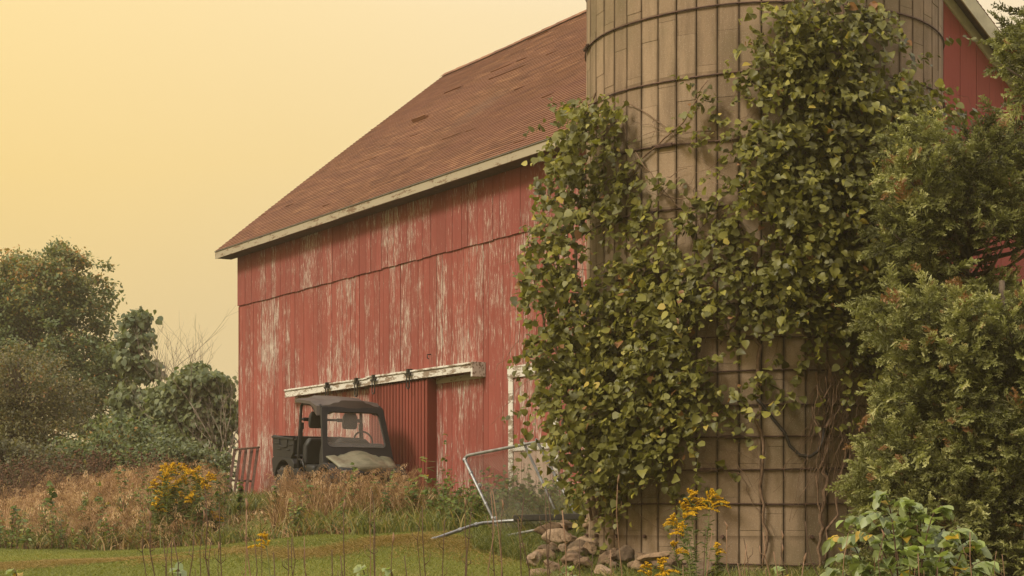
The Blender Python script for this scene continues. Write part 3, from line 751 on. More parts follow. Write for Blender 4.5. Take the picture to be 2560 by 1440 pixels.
for i, (px, py, Y, s, rt, lab) in enumerate(big):
    p = W(px, py, Y); o = link('fieldstone', stone(50 + i, *s), stm[i % 4]); o.location = (p.x, p.y, p.z); o.rotation_euler = (rad(R.uniform(-15, 15)), rad(-rt), R.uniform(0, 3))
    tag(o, lab, 'stone', 'fieldstones piled at the silo foot')
protos = [stone(i, 1, R.uniform(.7, .9), R.uniform(.5, .75)) for i in range(6)]
for i, me in enumerate(protos): me.materials.append(stm[i % 4])
cnt = 0
while cnt < 42:
    px = R.uniform(1330, 1700); py = R.uniform(1300 + max(0, (1440 - px) * .25), 1445)
    if px > 1560 and py < 1388: continue
    Y = 23.3 - (py - 1300) / 140 * 3.6 + R.uniform(-.2, .2)
    p = W(px, py, Y)
    if math.hypot(p.x - SX, p.y - SY) < SR + .1: continue
    s = R.uniform(.06, .135) * (1 if cnt % 5 else 1.35)
    o = bpy.data.objects.new('fieldstone', protos[cnt % 6]); COL.objects.link(o)
    o.location = (p.x, p.y, min(p.z, gz(p.x, p.y) + .34)); o.scale = (s * R.uniform(.9, 1.4), s, s); o.rotation_euler = (R.uniform(-.5, .5), R.uniform(-.5, .5), R.uniform(0, 6.28))
    lab = ('small brown stone in the heap between gate and silo' if px < 1470 else 'small brown stone in the heap at the silo foot') if s < .1 else ('medium rounded stone in the heap between gate and silo' if px < 1470 else 'medium rounded stone in the heap at the silo foot')
    tag(o, lab, 'stone', 'fieldstones piled at the silo foot'); cnt += 1
# ---------------------------------------------------------------- leaves and foliage
T_heart = np.array([(0,0,0),(-.34,.05,.07),(-.48,.34,.10),(-.34,.66,.04),(0,1.0,-.16),(.34,.66,.04),(.48,.34,.10),(.34,.05,.07),(0,.30,-.03),(0,.62,-.04)], float)
F_heart = [(0,1,2,8),(8,2,3,9),(9,3,4,4),(0,8,6,7),(8,9,5,6),(9,4,5,5)]
F_heart3 = [(0,1,8),(1,2,8),(8,2,9),(2,3,9),(3,4,9),(0,8,7),(7,8,6),(8,9,6),(6,9,5),(5,9,4)]
T_oval = np.array([(0,0,0),(-.22,.3,.04),(-.20,.68,.03),(0,1,-.1),(.20,.68,.03),(.22,.3,.04),(0,.45,-.03)], float)
F_oval = [(0,1,6),(1,2,6),(2,3,6),(0,6,5),(5,6,4),(4,6,3)]
T_quad = np.array([(0,0,0),(-.3,.5,.05),(0,1,-.06),(.3,.5,.05)], float)
F_quad = [(0,1,2),(0,2,3)]
def leaves(name, P, Y, Nn, S, tint, mat, parent, T=T_heart, Fc=F_heart3):
    P = np.asarray(P, float); N = len(P)
    A = frames(np.asarray(Y, float), np.asarray(Nn, float))
    TT = T[None] * np.stack([rng.uniform(.8, 1.15, N), np.ones(N), rng.uniform(-.6, 2.2, N)], -1)[:, None, :]
    V = P[:, None, :] + np.asarray(S)[:, None, None] * np.einsum('nkj,njc->nkc', TT, A)
    if parent is not None: V = V - np.array(parent.location)[None, None, :] if parent.parent is None else V
    return amesh(name, V, faces_for(Fc, len(T), N), mat, parent, {'tint': np.repeat(np.clip(tint, 0, 1), len(T))})
def grid_sample(rows, x0, y0, step, n, power=1.0):
    D = np.array([[int(c) for c in r] for r in rows], float) ** power
    p = (D / D.sum()).ravel(); k = rng.choice(len(p), n, p=p)
    r, c = np.divmod(k, D.shape[1])
    return x0 + (c + rng.uniform(-.05, 1.05, n)) * step, y0 + (r + rng.uniform(-.05, 1.05, n)) * step, D[r, c] ** (1/power) / 9
def rays_to(px, py, Y):
    return np.stack([(px - 1280) / F * Y, Y, H + (YH - py) / F * Y], -1)
def silo_depth(px, off):
    a = (px - 1280) / F; A_ = a * a + 1; B_ = -2 * (a * SX + SY); C_ = SX**2 + SY**2 - (SR + off) ** 2
    D = B_ * B_ - 4 * A_ * C_; Y0 = -B_ / (2 * A_)
    return np.where(D > 0, Y0 - np.sqrt(np.maximum(D, 0)) / (2 * A_), Y0), D > 0
VG = """0000000000016999764102
0000000000005999775202
0000000000017999844200
0000000002227999955300
0013400014356899998751
0058740002314689999863
0287303231037899999974
0488522121279999999974
0598553221379999999974
2796664332379999999985
0794376554347999999974
2781267544526999999974
6870157754305999999963
7973478876557999999863
6986668887776777899863
4898888863644466899863
4899988861123246689852
6999999883110232458852
3899999997633202247740
1799999976642333446640
1699999774411211245543
0799999852200000012332
0268998552100000001110
0058985322100000001000
0036751102100000000000
0012310110000000000000""".split('\n')
VG = [r[:22].ljust(22, '0') for r in VG]
n_sh = 2600
px, py, dn = grid_sample(VG, 1300, 0, 50, n_sh, 2.0)
L_, T_, P_, Y_, N_, S_ = [], [], [], [], [], []
off = .04 + rng.uniform(0, 1, n_sh) ** 1.3 * (.07 + .42 * dn ** 1.5)
Yd, hit = silo_depth(px, off)
free = (px < 1462)
Yd = np.where(free, 22.2 - .75 * np.sin(np.clip((px - 1270) / 200, 0, 1) * 1.6) + rng.uniform(-.55, .55, n_sh), Yd)
base = rays_to(px, py, Yd)
out = norm(np.stack([base[:, 0] - SX, base[:, 1] - SY, np.zeros(n_sh)], -1))
out[free] = norm(np.stack([rng.normal(-.3, .5, free.sum()), np.full(free.sum(), -1.), np.zeros(free.sum())], -1))
side = np.stack([-out[:, 1], out[:, 0], np.zeros(n_sh)], -1)
vid = np.where((px < 1560) & (py > 180), 0, np.where(px < 1810, 1, 2)); vid = np.where((py < 330) & (px > 1660), 2, vid)
nl = rng.integers(6, 14, n_sh)
k = np.repeat(np.arange(n_sh), nl); j = np.concatenate([np.arange(c) for c in nl]); m_ = len(k)
dr = side * rng.normal(0, .8, (n_sh, 1)) + np.array([0, 0, 1.]) * rng.normal(-.45, .6, (n_sh, 1)) + out * rng.uniform(.0, .9, (n_sh, 1))
dr = norm(dr)
s_ = (j * .042)[:, None]
P = base[k] + dr[k] * s_ + np.array([0, 0, -1.]) * s_ ** 2 * .5 + rng.normal(0, .022, (m_, 3)) + out[k] * rng.uniform(-.01, .04, (m_, 1))
yl = norm(np.array([0, 0, -1.]) * rng.uniform(.0, 1.1, (m_, 1)) + side[k] * rng.normal(0, .65, (m_, 1)) + out[k] * rng.uniform(.0, .9, (m_, 1)))
nn = out[k] * rng.uniform(.05, .75, (m_, 1)) + np.array([0, 0, 1.]) * rng.uniform(.1, 1.3, (m_, 1)) + rng.normal(0, .55, (m_, 3))
size = (.042 + .088 * rng.beta(1.6, 1.6, m_)) * np.where(j > nl[k] - 3, .68, 1.0)
tv = rng.beta(2, 2.6, m_) * .78 + np.where(j > nl[k] - 2, .16, 0) + (rng.uniform(0, 1, n_sh)[k] - .5) * .22
rr = rng.uniform(0, 1, m_); tv = np.where(rr < .012, .90, tv); tv = np.where(rr > .988, 1.0, tv)
vines = [empty('grape_vine', W(1500, 1300, 22.0), 0, 'thick leafy vine curtain bulging off the left edge of the silo', 'vine'),
         empty('grape_vine', W(1690, 1400, 20.6), 0, 'sparser leafy vine sprawling across the left middle of the silo wall', 'vine'),
         empty('grape_vine', W(2060, 1430, 20.5), 0, 'dense column of vine covering the right half of the silo up to the top', 'vine')]
for v in vines: v['group'] = 'vines on the silo'
VI = [np.array(v.location) for v in vines]
for q in range(3):
    s = vid[k] == q
    leaves('leaves', P[s], yl[s], nn[s], size[s], tv[s], MAT['vine_leaf'], vines[q])
# woody stems: main runners then twigs behind the leaves
def on_silo(px, py, off=.03):
    Yd, h = silo_depth(np.array([float(px)]), off); Y = float(Yd[0])
    if px < 1462: Y = 21.9
    return W(px, py, Y)
def wob(pts, amp=6, sub=4, off=.03, surf=True):
    out = []
    for (a, b) in zip(pts, pts[1:]):
        for i in range(sub):
            t = i / sub; out.append((a[0]*(1-t)+b[0]*t + R.gauss(0, amp) * (0 if i == 0 else 1), a[1]*(1-t)+b[1]*t))
    out.append(pts[-1])
    return [on_silo(x, y, off + R.uniform(0, .02)) for x, y in out]
runs = [(2, [(1896,735),(1902,830),(1895,900),(1898,1000),(1893,1060),(1908,1140),(1903,1240),(1918,1330),(1908,1420)], .026, .014),
        (2, [(2062,900),(2086,1000),(2070,1060),(2060,1150),(2068,1210),(2050,1290),(2052,1350),(2040,1435)], .028, .017),
        (2, [(2040,930),(2060,1020),(2052,1120),(2045,1260),(2056,1340)], .014, .009),
        (2, [(2150,700),(2130,900),(2110,1100),(2090,1250),(2062,1400)], .02, .014), (2, [(2100,0),(2120,250),(2080,500),(2120,720),(2150,860)], .018, .022),
        (2, [(1960,100),(2000,350),(1960,600),(2000,800),(2050,930)], .015, .02),
        (1, [(1850,560),(1900,640),(1860,760),(1800,860)], .012, .012), (1, [(1770,200),(1720,285),(1680,330),(1600,400),(1560,470)], .006, .013),
        (1, [(1560,470),(1620,600),(1600,800),(1560,1000),(1520,1280)], .014, .02), (1, [(1700,560),(1650,700),(1600,900),(1570,1100)], .012, .016),
        (0, [(1490,230),(1440,330),(1420,480),(1440,640),(1400,760),(1430,900),(1460,1080),(1500,1290)], .012, .03),
        (0, [(1330,650),(1360,800),(1380,950),(1440,1100),(1480,1300)], .012, .022), (0, [(1360,420),(1400,560),(1370,760),(1420,1000),(1490,1290)], .012, .022)]
tw = [MB(), MB(), MB()]
for q, pts, r0, r1 in runs:
    P3 = wob(pts, 5); P3 = [p - vines[q].location for p in P3]
    MB().tube(P3, list(np.linspace(r0, r1, len(P3)) if r0 > 0 else r1), 7).build('main_stem', MAT['vine_wood'], vines[q], smooth=True)
def walk(q, x, y, n, dx, dy, r, amp=9):
    pts = []
    o = R.uniform(.02, .12)
    for i in range(n):
        p = on_silo(x, y, o) if not (x < 1462) else W(x, y, 21.7 + R.uniform(-.1, .1))
        pts.append(p - vines[q].location); x += dx + R.gauss(0, amp); y += dy + R.gauss(0, amp)
    tw[q].tube(pts, list(np.linspace(r, r * .35, n)), 4)
for i in range(190):
    x, y, d_ = grid_sample(VG, 1300, 0, 50, 1)
    q = 0 if x[0] < 1540 else 1 if x[0] < 1820 else 2
    walk(q, x[0], y[0], R.randint(5, 10), R.gauss(0, 9), R.uniform(8, 26), R.uniform(.003, .007))
for i in range(60):
    walk(2, R.gauss(2110, 45), R.uniform(900, 1060), R.randint(8, 14), R.gauss(-2, 6), R.uniform(14, 28), R.uniform(.004, .008), 7)
for i in range(34):
    walk(1, R.uniform(1500, 1900), R.uniform(1050, 1200), R.randint(5, 9), R.gauss(0, 14), R.uniform(8, 22), R.uniform(.002, .005), 8)
for i in range(26):
    walk(1, R.uniform(1560, 1850), R.uniform(300, 560), R.randint(4, 8), R.gauss(0, 16), R.uniform(-10, 16), R.uniform(.002, .006), 8)
walk(1, 1500, 1300, 16, 14, -8, .006, 4); walk(1, 1640, 1300, 12, 18, -12, .005, 4); walk(1, 1845, 1180, 12, 8, 16, .006, 4)
for q in range(3): tw[q].build('twigs', MAT['vine_wood'], vines[q], smooth=True, fix=False)
cb = [(1880,985),(1908,1015),(1935,1050),(1962,1082),(1975,1115),(2000,1138),(2025,1142),(2045,1128),(2058,1100),(2060,1070)]
o = MB().tube([on_silo(x, y, .06) for x, y in cb], .019, 9).build('hose', MAT['cable'], smooth=True)
tag(o, 'dark rubber hose hanging in a loop against the silo staves', 'hose')

# ---------------------------------------------------------------- junipers
def spray_template(n=26, seed=1):
    r = random.Random(seed); V = []; Fc = []
    for i in range(n):
        t = i / n; s = (-1) ** i
        b = Vector((.03 * math.sin(t * 4), t, .05 * math.sin(t * 3))); ln = (.34 * (1 - t) + .10) * r.uniform(.7, 1.2)
        d = Vector((s * r.uniform(.45, .9), r.uniform(.5, .9), r.uniform(-.35, .45))).normalized()
        for k in range(3):
            bb = b + d * ln * k / 3; dd = (d + Vector((r.gauss(0, .5), r.gauss(0, .3), r.gauss(0, .5)))).normalized()
            w = dd.cross(Vector((r.gauss(0, 1), r.gauss(0, 1), 1))).normalized() * .028
            e = bb + dd * ln * .50; q = len(V); V += [bb - w, bb + w, e + w * .6, e - w * .6]; Fc.append((q, q + 1, q + 2, q + 3))
    return np.array([tuple(v) for v in V]), Fc
JT = [spray_template(26, s) for s in range(3)]
JG = """00000000026
00000000477
00000002788
00000000367
00000000036
00011001256
00146223456
00267778888
00388788888
00489999998
00489999999
00589988888
00388520134
00266510002
01366898324
13667999878
03678999999
00478999998
00266798878
00466798888
00577899988
00477899999
03778999999
26888999999
16899999999
05799999999
05889999999
04799999999
04799999999""".split('\n')
ns = 8600
px, py, dn = grid_sample(JG, 2100, 0, 50, ns, 1.75)
tid = np.where(py < 250, 2, np.where(py < 745, 0, 1))
Yj = np.choose(tid, [19.4, 18.3, 17.6]) + rng.uniform(-1.0, 1.0, ns) * (.35 + .65 * dn)
Yj = np.where(px < 2330, np.minimum(Yj, 19.6), Yj)
# clump: pull towards nearby centres so light and dark masses form
cc = rng.choice(ns, 480, replace=False)
B = rays_to(px, py, Yj)
d2 = ((B[:, None, :] - B[cc][None]) ** 2).sum(-1); ci = d2.argmin(1)
B = B * .55 + B[cc][ci] * .45 + rng.normal(0, .04, B.shape)
cen = B[cc][ci]
jl = ['bushy green juniper behind the silo right edge with light tips against the red gable', 'tall dense dark juniper filling the lower right corner beside the silo', 'juniper boughs hanging in from the side above the gable wall']
jb = [W(2420, 1400, 19.6), W(2520, 1440, 18.4), W(2790, 1400, 17.6)]
jun = []
for q in range(3):
    b = jb[q]; b.z = gz(b.x, b.y) - .05
    e = empty('juniper_tree', b, 0, jl[q], 'juniper', 'junipers beside the silo'); jun.append(e)
ax = np.array([tuple(b) for b in jb])[tid]
outd = B - ax; outd[:, 2] = 0; outd = norm(outd)
dirs = norm(norm(B - cen + 1e-4) * .7 + outd * .7 + np.array([0, 0, 1.]) * rng.uniform(-.45, .75, (ns, 1)) + np.array([0, -.35, 0]) + rng.normal(0, .38, (ns, 3)))
nrm = norm(np.array([0, -.6, 1.]) + rng.normal(0, .5, (ns, 3)))
Aj = frames(dirs, nrm); Sj = rng.uniform(.12, .30, ns) * np.where(rng.uniform(0, 1, ns) < .12, 1.5, 1)
tj = np.clip(rng.normal(.46, .16, ns) + rng.normal(0, .12, len(cc))[ci], 0, .92); tj = np.where(rng.uniform(0, 1, ns) < .02, 1, tj)
for q in range(3):
    Vs, Fs, Ts, o = [], [], [], 0
    for ti, (T, Ft) in enumerate(JT):
        s = (tid == q) & (np.arange(ns) % 3 == ti); n_ = s.sum()
        V = instance(T, B[s], Aj[s], Sj[s]) - np.array(jb[q])[None, None]
        tt = np.repeat(tj[s][:, None], len(T), 1) + T[None, :, 1] * .45 - .22
        Fs.append(faces_for(Ft, len(T), n_) + o); Vs.append(V.reshape(-1, 3)); Ts.append(tt.ravel()); o += n_ * len(T)
    amesh('crown', np.concatenate(Vs), np.concatenate(Fs), MAT['juniper'], jun[q], {'tint': np.clip(np.concatenate(Ts), 0, 1)})
    b = jb[q]; h_ = (W(0, [320, 700, -150][q], b.y).z - b.z)
    pts = [Vector((.06 * math.sin(z * 1.7), .05 * math.cos(z * 2.1), z)) for z in np.linspace(0, h_, 9)]
    tk = MB().tube(pts, list(np.linspace(.12, .03, 9)), 9).build('trunk', MAT['bark'], jun[q], smooth=True)
    own = [i for i in range(len(cc)) if tid[cc[i]] == q][:60]
    mb = MB()
    for i in own:
        e = Vector(B[cc[i]]) - b; z0 = min(max(.3, e.z - .4 * math.hypot(e.x, e.y)), h_ * .95)
        s0 = Vector((0, 0, z0)); mid = s0.lerp(e, .5) + Vector((R.gauss(0, .05), R.gauss(0, .05), -.08))
        mb.tube([s0, mid, e], [.026, .017, .008], 5)
    mb.build('limbs', MAT['bark'], jun[q], smooth=True, fix=False)

# ---------------------------------------------------------------- distant trees
def bezier(a, b, c, n=6): return [a*(1-t)**2 + b*2*t*(1-t) + c*t*t for t in np.linspace(0, 1, n)]
def tree(name, label, cat, base, Y, blobs, mat, nc, nleaf, lsize, sig=.28, T=T_quad, Fc=F_quad, tm=.4, tsd=.2, droop=.3, topwarm=0., trunk_r=.14, group=None, shell=.5, ydepth=1.0):
    bx = W(base[0], 1300, Y); b = Vector((bx.x, Y, gz(bx.x, Y) - .1 if base[1] is None else W(base[0], base[1], Y).z))
    root = empty(name, b, 0, label, cat, group)
    bl = np.array(blobs, float); wgt = bl[:, 2] * bl[:, 3]; wgt = wgt / wgt.sum()
    ki = rng.choice(len(bl), nc, p=wgt); u = norm(rng.normal(0, 1, (nc, 3))) * (rng.uniform(shell, 1, (nc, 1)) ** .6)
    u[:, 1] *= ydepth
    s = Y / F; cx = (bl[ki, 0] - 1280) * s + u[:, 0] * bl[ki, 2] * s; cz = H + (YH - bl[ki, 1]) * s + u[:, 2] * bl[ki, 3] * s
    cy = Y + u[:, 1] * (bl[ki, 2] + bl[ki, 3]) * .5 * s
    C = np.stack([cx, cy, cz], -1)
    k = np.repeat(np.arange(nc), nleaf); m_ = len(k)
    sg = sig * rng.uniform(.6, 1.3, nc)[k][:, None] * np.array([1, 1, .62])
    P = C[k] + rng.normal(0, 1, (m_, 3)) * sg
    cen = np.array([(np.dot(bl[:, 0], wgt) - 1280) * s, Y, 0]); o = P - cen; o[:, 2] = 0
    yl = norm(norm(o) * .5 + rng.normal(0, .6, (m_, 3)) + np.array([0, 0, -droop]))
    nn = rng.normal(0, .45, (m_, 3)) + np.array([0, -.4, 1.0])
    zt = (P[:, 2] - C[:, 2].min()) / (np.ptp(C[:, 2]) + 1e-6)
    tv = np.clip(rng.normal(tm, tsd, m_) + rng.normal(0, .1, nc)[k] + topwarm * np.clip(zt - .45, 0, 1), 0, 1)
    leaves('crown', P, yl, nn, lsize * rng.uniform(.65, 1.25, m_), tv, mat, root, T, Fc)
    top = Vector((cen[0] - b.x, 0, (C[:, 2].max() - b.z) * .72))
    tp = bezier(Vector((0, 0, 0)), Vector((0, .1, top.z * .5)), top, 8)
    tr_ = MB().tube(tp, list(np.linspace(trunk_r, trunk_r * .3, 8)), 8).build('trunk', MAT['bark'], root, smooth=True)
    mb = MB(); idx = rng.choice(nc, min(nc, 90), replace=False)
    for i in idx:
        e = Vector(C[i]) - b; f = min(.92, max(.12, (e.z - .45 * math.hypot(e.x - top.x * .5, e.y)) / top.z))
        s0 = tp[0].lerp(tp[-1], f) if f > 0 else tp[0]
        mb.tube(bezier(s0, s0.lerp(e, .5) + Vector((0, 0, R.uniform(-.1, .25))), e, 5), list(np.linspace(trunk_r * .28, .012, 5)), 4)
    mb.build('limbs', MAT['bark'], root, smooth=True, fix=False)
    return root
GR = 'trees beyond the field edge'
tree('maple_tree', 'tallest tree at the left, a broad green maple with orange tinged top', 'tree', (90, None), 62,
     [(70, 930, 230, 230), (150, 700, 70, 90), (10, 720, 80, 90), (235, 760, 48, 75), (262, 690, 16, 35), (150, 630, 28, 26), (-60, 860, 160, 200), (250, 940, 100, 150), (80, 760, 150, 110), (60, 655, 30, 34), (205, 665, 20, 36), (20, 640, 20, 25)],
     MAT['maple'], 800, 90, .15, .21, tm=.38, topwarm=.6, trunk_r=.25, group=GR, shell=.3)
tree('apple_tree', 'old spreading olive leaved fruit tree in front of the maple', 'tree', (60, None), 47,
     [(60, 960, 120, 110), (110, 1060, 130, 80), (-20, 1040, 120, 130), (170, 990, 70, 60)], MAT['apple'], 330, 60, .085, .20, T=T_quad, Fc=F_quad, tm=.45, tsd=.25, trunk_r=.13, group=GR, shell=.35)
tree('catalpa_tree', 'slender broad leaved tree with a small top knot, right of the maple', 'tree', (345, None), 53,
     [(348, 795, 24, 24), (345, 845, 28, 28), (350, 915, 42, 36), (318, 870, 18, 30), (345, 1010, 60, 50), (330, 1090, 80, 60)], MAT['catalpa'], 130, 34, .19, .14, T=T_heart, Fc=F_heart3, tm=.35, droop=1.2, trunk_r=.08, group=GR, shell=.4)
tree('catalpa_tree', 'round dome shaped broad leaved tree nearest the barn corner', 'tree', (480, None), 50,
     [(500, 965, 68, 52), (460, 1010, 62, 60), (545, 1000, 32, 45), (480, 1080, 80, 70), (420, 1010, 30, 50), (555, 1060, 28, 30)], MAT['catalpa'], 240, 62, .15, .15, T=T_heart, Fc=F_heart3, tm=.45, droop=1.2, trunk_r=.09, group=GR, shell=.45)
tree('field_shrub', 'hazy olive shrub under the slender tree', 'shrub', (290, None), 46, [(290, 1120, 110, 80), (200, 1160, 90, 60), (250, 1200, 130, 50)], MAT['maple'], 190, 50, .12, .2, tm=.45, trunk_r=.05, group='shrubs along the field edge', shell=.3)
tree('field_shrub', 'low dark shrub under the fruit tree at the left frame edge', 'shrub', (40, None), 43, [(40, 1160, 140, 60), (-60, 1120, 90, 70), (80, 1200, 150, 50)], MAT['apple'], 190, 50, .10, .2, tm=.3, trunk_r=.05, group='shrubs along the field edge', shell=.3)
tree('field_shrub', 'grey green shrub at the foot of the dome shaped tree', 'shrub', (430, None), 45, [(420, 1145, 90, 55), (520, 1170, 70, 50), (450, 1205, 130, 45)], MAT['catalpa'], 170, 50, .12, .2, tm=.35, trunk_r=.04, group='shrubs along the field edge', shell=.3)
def branchy(mb, p, d, ln, r, lv):
    n = 4; pts = [p]
    for i in range(n):
        d = (d + Vector((R.gauss(0, .09), R.gauss(0, .09), R.gauss(.03, .05)))).normalized(); pts.append(pts[-1] + d * ln / n)
    mb.tube(pts, list(np.linspace(r, r * .6, n + 1)), 5)
    if lv == 0: return
    for i in range(R.choice((2, 3, 3))):
        s = pts[R.choice((2, 3, 4))]; a = d + Vector((R.gauss(0, .55), R.gauss(0, .45), R.uniform(0, .4)))
        branchy(mb, s, a.normalized(), ln * R.uniform(.5, .75), r * .55, lv - 1)
for (px_, pt, Y, nst, lab) in ((400, 850, 51, 5, 'leafless dead tree between the slender and the dome shaped tree'), (582, 960, 47, 5, 'leafless sapling close beside the barn corner')):
    bx = W(px_, 1300, Y); b = Vector((bx.x, Y, gz(bx.x, Y) - .1)); root = empty('bare_tree', b, 0, lab, 'bare tree', 'leafless trees by the barn')
    hh = W(0, pt, Y).z - b.z; mb = MB()
    for i in range(nst): branchy(mb, Vector((R.gauss(0, .08), 0, 0)), Vector((R.gauss(0, .2 if i else 0), R.gauss(0, .1), 1)).normalized(), hh * R.uniform(.45, .6), .03, 4)
    mb.build('branches', MAT['bare'], root, smooth=True, fix=False)

# ---------------------------------------------------------------- grasses
def blade_mesh(name, P, h, w, lean, tint, mat, segs=3, kindlabel=None, curl=.5):
    """tapered bending blades"""
    N = len(P); a = rng.uniform(0, 2 * np.pi, N); d = np.stack([np.cos(a), np.sin(a), np.zeros(N)], -1)
    b2 = rng.uniform(0, 2 * np.pi, N); sdv = np.stack([np.cos(b2), np.sin(b2) * .4, np.zeros(N)], -1); sdv = norm(sdv)
    ts = np.linspace(0, 1, segs + 1); V = []
    for i, t in enumerate(ts):
        c = P + d * (lean * h * t ** 1.8)[:, None] + np.array([0, 0, 1.]) * (h * (t - curl * np.clip(lean, 0, 2) * t ** 2.6))[:, None]
        ww = (w * (1 - t ** 1.5) * .5 + w * .04)[:, None]
        V += [c - sdv * ww, c + sdv * ww]
    V = np.stack(V, 1); k = 2 * (segs + 1)
    Fc = [(2*i, 2*i+1, 2*i+3, 2*i+2) for i in range(segs)]
    o = amesh(name, V, faces_for(Fc, k, N), mat, None, {'tint': np.repeat(np.clip(tint, 0, 1), k)})
    tag(o, kindlabel, 'grass', kind='stuff'); return o
def wall_q(x, y): return QW - (x * IX + y * IY)
def wall_t(x, y): return (x - CX) * UX + (y - CY) * UY
def scatter(n, cond, x0, x1, y0, y1):
    out = np.zeros((0, 2))
    while len(out) < n:
        y = rng.uniform(y0, y1, n * 2); x = rng.uniform(x0, x1, n * 2); s = np.stack([x, y], -1)[cond(x, y)]
        out = np.concatenate([out, s])
    out = out[:n]; return out
def vis(x, y, m=60):
    px = 1280 + F * x / y; return (px > -m) & (px < 2560 + m)
def inside(x, y):                      # footprint of barn or silo
    return ((wall_q(x, y) < .06) & (wall_t(x, y) > -.05) & (wall_t(x, y) < BL + .1)) | (np.hypot(x - SX, y - SY) < SR + .03)
uq = wall_q(utv.location.x, utv.location.y); ut = wall_t(utv.location.x, utv.location.y)
def in_utv(x, y, m=0.0): return (abs(wall_q(x, y) - uq) < .62 + m) & (abs(wall_t(x, y) - ut) < 1.35 + m)
def patch(x, y, f=1.0, s=0.0): return .5 + .25 * np.sin(x * 1.3 * f + s) * np.cos(y * 1.1 * f + s * 2) + .25 * np.sin(x * .45 * f - y * .7 * f + s * 3)
def bank(x, y):
    hi = edge_q(wall_t(x, y)) + .1
    edge = hi + .2 * np.sin(x * 2.1) + .12 * np.sin(x * 5.3 + 1)
    px = 1280 + F * x / y
    return (wall_q(x, y) < edge) & vis(x, y) & ~inside(x, y) & (y > 22.5) & (px < 1500)
def P3(s): return np.stack([s[:, 0], s[:, 1], ground(s[:, 0], s[:, 1]) + H - .02], -1)
# dry tall grass on the bank
cf = lambda x, y: bank(x, y) & (wall_t(x, y) < 13.6) & ~in_utv(x, y) & ~((wall_q(x, y) < 1.6) & (wall_t(x, y) > 7.5))
s = scatter(33000, cf, -14, 3, 22, 50); P = P3(s); q = wall_q(s[:, 0], s[:, 1]); t_ = wall_t(s[:, 0], s[:, 1])
pt = .5 * patch(s[:, 0], s[:, 1]) + .5 * patch(s[:, 0], s[:, 1], 4.3, 1.2)
hgt = rng.uniform(.25, .8, len(s)) * (.45 + 1.1 * pt)
lf = sm(-t_, -1, 1.5)
hgt = hgt * (.62 + .55 * lf) * np.where(q > 6.2, .75, 1)
pxs = 1280 + F * s[:, 0] / s[:, 1]
hgt = hgt * np.where((pxs > 535) & (pxs < 705), np.where(s[:, 1] > 32.5, .16, .34), 1)
blade_mesh('dry_grass', P, hgt, rng.uniform(.012, .036, len(s)), rng.uniform(.2, 2.0, len(s)), np.where(rng.uniform(0, 1, len(s)) < .4, .15, .62) + rng.normal(0, .15, len(s)) + (pt - .5) * .5, MAT['dry'], 4, 'tall dry tan grass covering the bank below the barn')
s = scatter(26000, lambda x, y: bank(x, y) & ~in_utv(x, y) & ((wall_t(x, y) > 13.2) | (patch(x, y, 1.7, 2) > .56) | ((wall_q(x, y) > edge_q(wall_t(x, y)) - .6) & (patch(x, y, 3) > .4))), -14, 3, 22, 50); P = P3(s); q = wall_q(s[:, 0], s[:, 1]); t_ = wall_t(s[:, 0], s[:, 1])
blade_mesh('green_grass', P, rng.uniform(.2, .5, len(s)) * (1 + .35 * patch(s[:, 0], s[:, 1], 1.7, 2)) * np.where(t_ > 9, 1.0, .85), rng.uniform(.010, .024, len(s)), rng.uniform(.3, 1.1, len(s)), rng.normal(.6, .28, len(s)), MAT['green_grass'], 4, 'long green grass growing through the dry grass and along the wall')
# long grass around silo foot, gate and stones
def cf(x, y):
    px = 1280 + F * x / y
    return vis(x, y) & ~inside(x, y) & (wall_q(x, y) < 4.6) & ((px > 1180) & (px < 1520)) & (y < 26) & (y > 21)
s = scatter(11000, cf, -1.5, 3, 21, 26.5); P = P3(s)
blade_mesh('green_grass', P, rng.uniform(.12, .36, len(s)), rng.uniform(.006, .012, len(s)), rng.uniform(.4, 1.3, len(s)), rng.normal(.55, .2, len(s)), MAT['green_grass'], 4, 'lush green grass under the fallen gate')
def cf(x, y):
    px = 1280 + F * x / y
    return vis(x, y) & ~inside(x, y) & (px > 1330) & (y < 22.5) & (y > 17.6)
s = scatter(15000, cf, -.5, 6.5, 17.6, 22.5); P = P3(s); c_ = patch(s[:, 0], s[:, 1], 3)
blade_mesh('green_grass', P, rng.uniform(.08, .34, len(s)) * (.4 + c_), rng.uniform(.005, .010, len(s)), rng.uniform(.4, 1.4, len(s)), rng.normal(.6, .25, len(s)), MAT['green_grass'], 3, 'tufts of grass between the fieldstones')
# mown lawn
def cf(x, y):
    hi = edge_q(wall_t(x, y))
    px = 1280 + F * x / y
    return (wall_q(x, y) > hi - .3) & vis(x, y) & (px < 1480)
s = scatter(150000, cf, -11, 1.2, 17.5, 34); P = P3(s) + np.array([0, 0, .012])
s2 = np.stack([s[:, 0], s[:, 1]], -1)
low = patch(s[:, 0], s[:, 1], .9, 1)
blade_mesh('mown_grass', P, rng.uniform(.018, .05, len(s)), rng.uniform(.006, .011, len(s)), rng.uniform(.4, 1.6, len(s)), rng.normal(.40, .2, len(s)) + (low - .5) * .5, MAT['lawn_blade'], 2, 'short mown green lawn grass in front of the bank', .3)
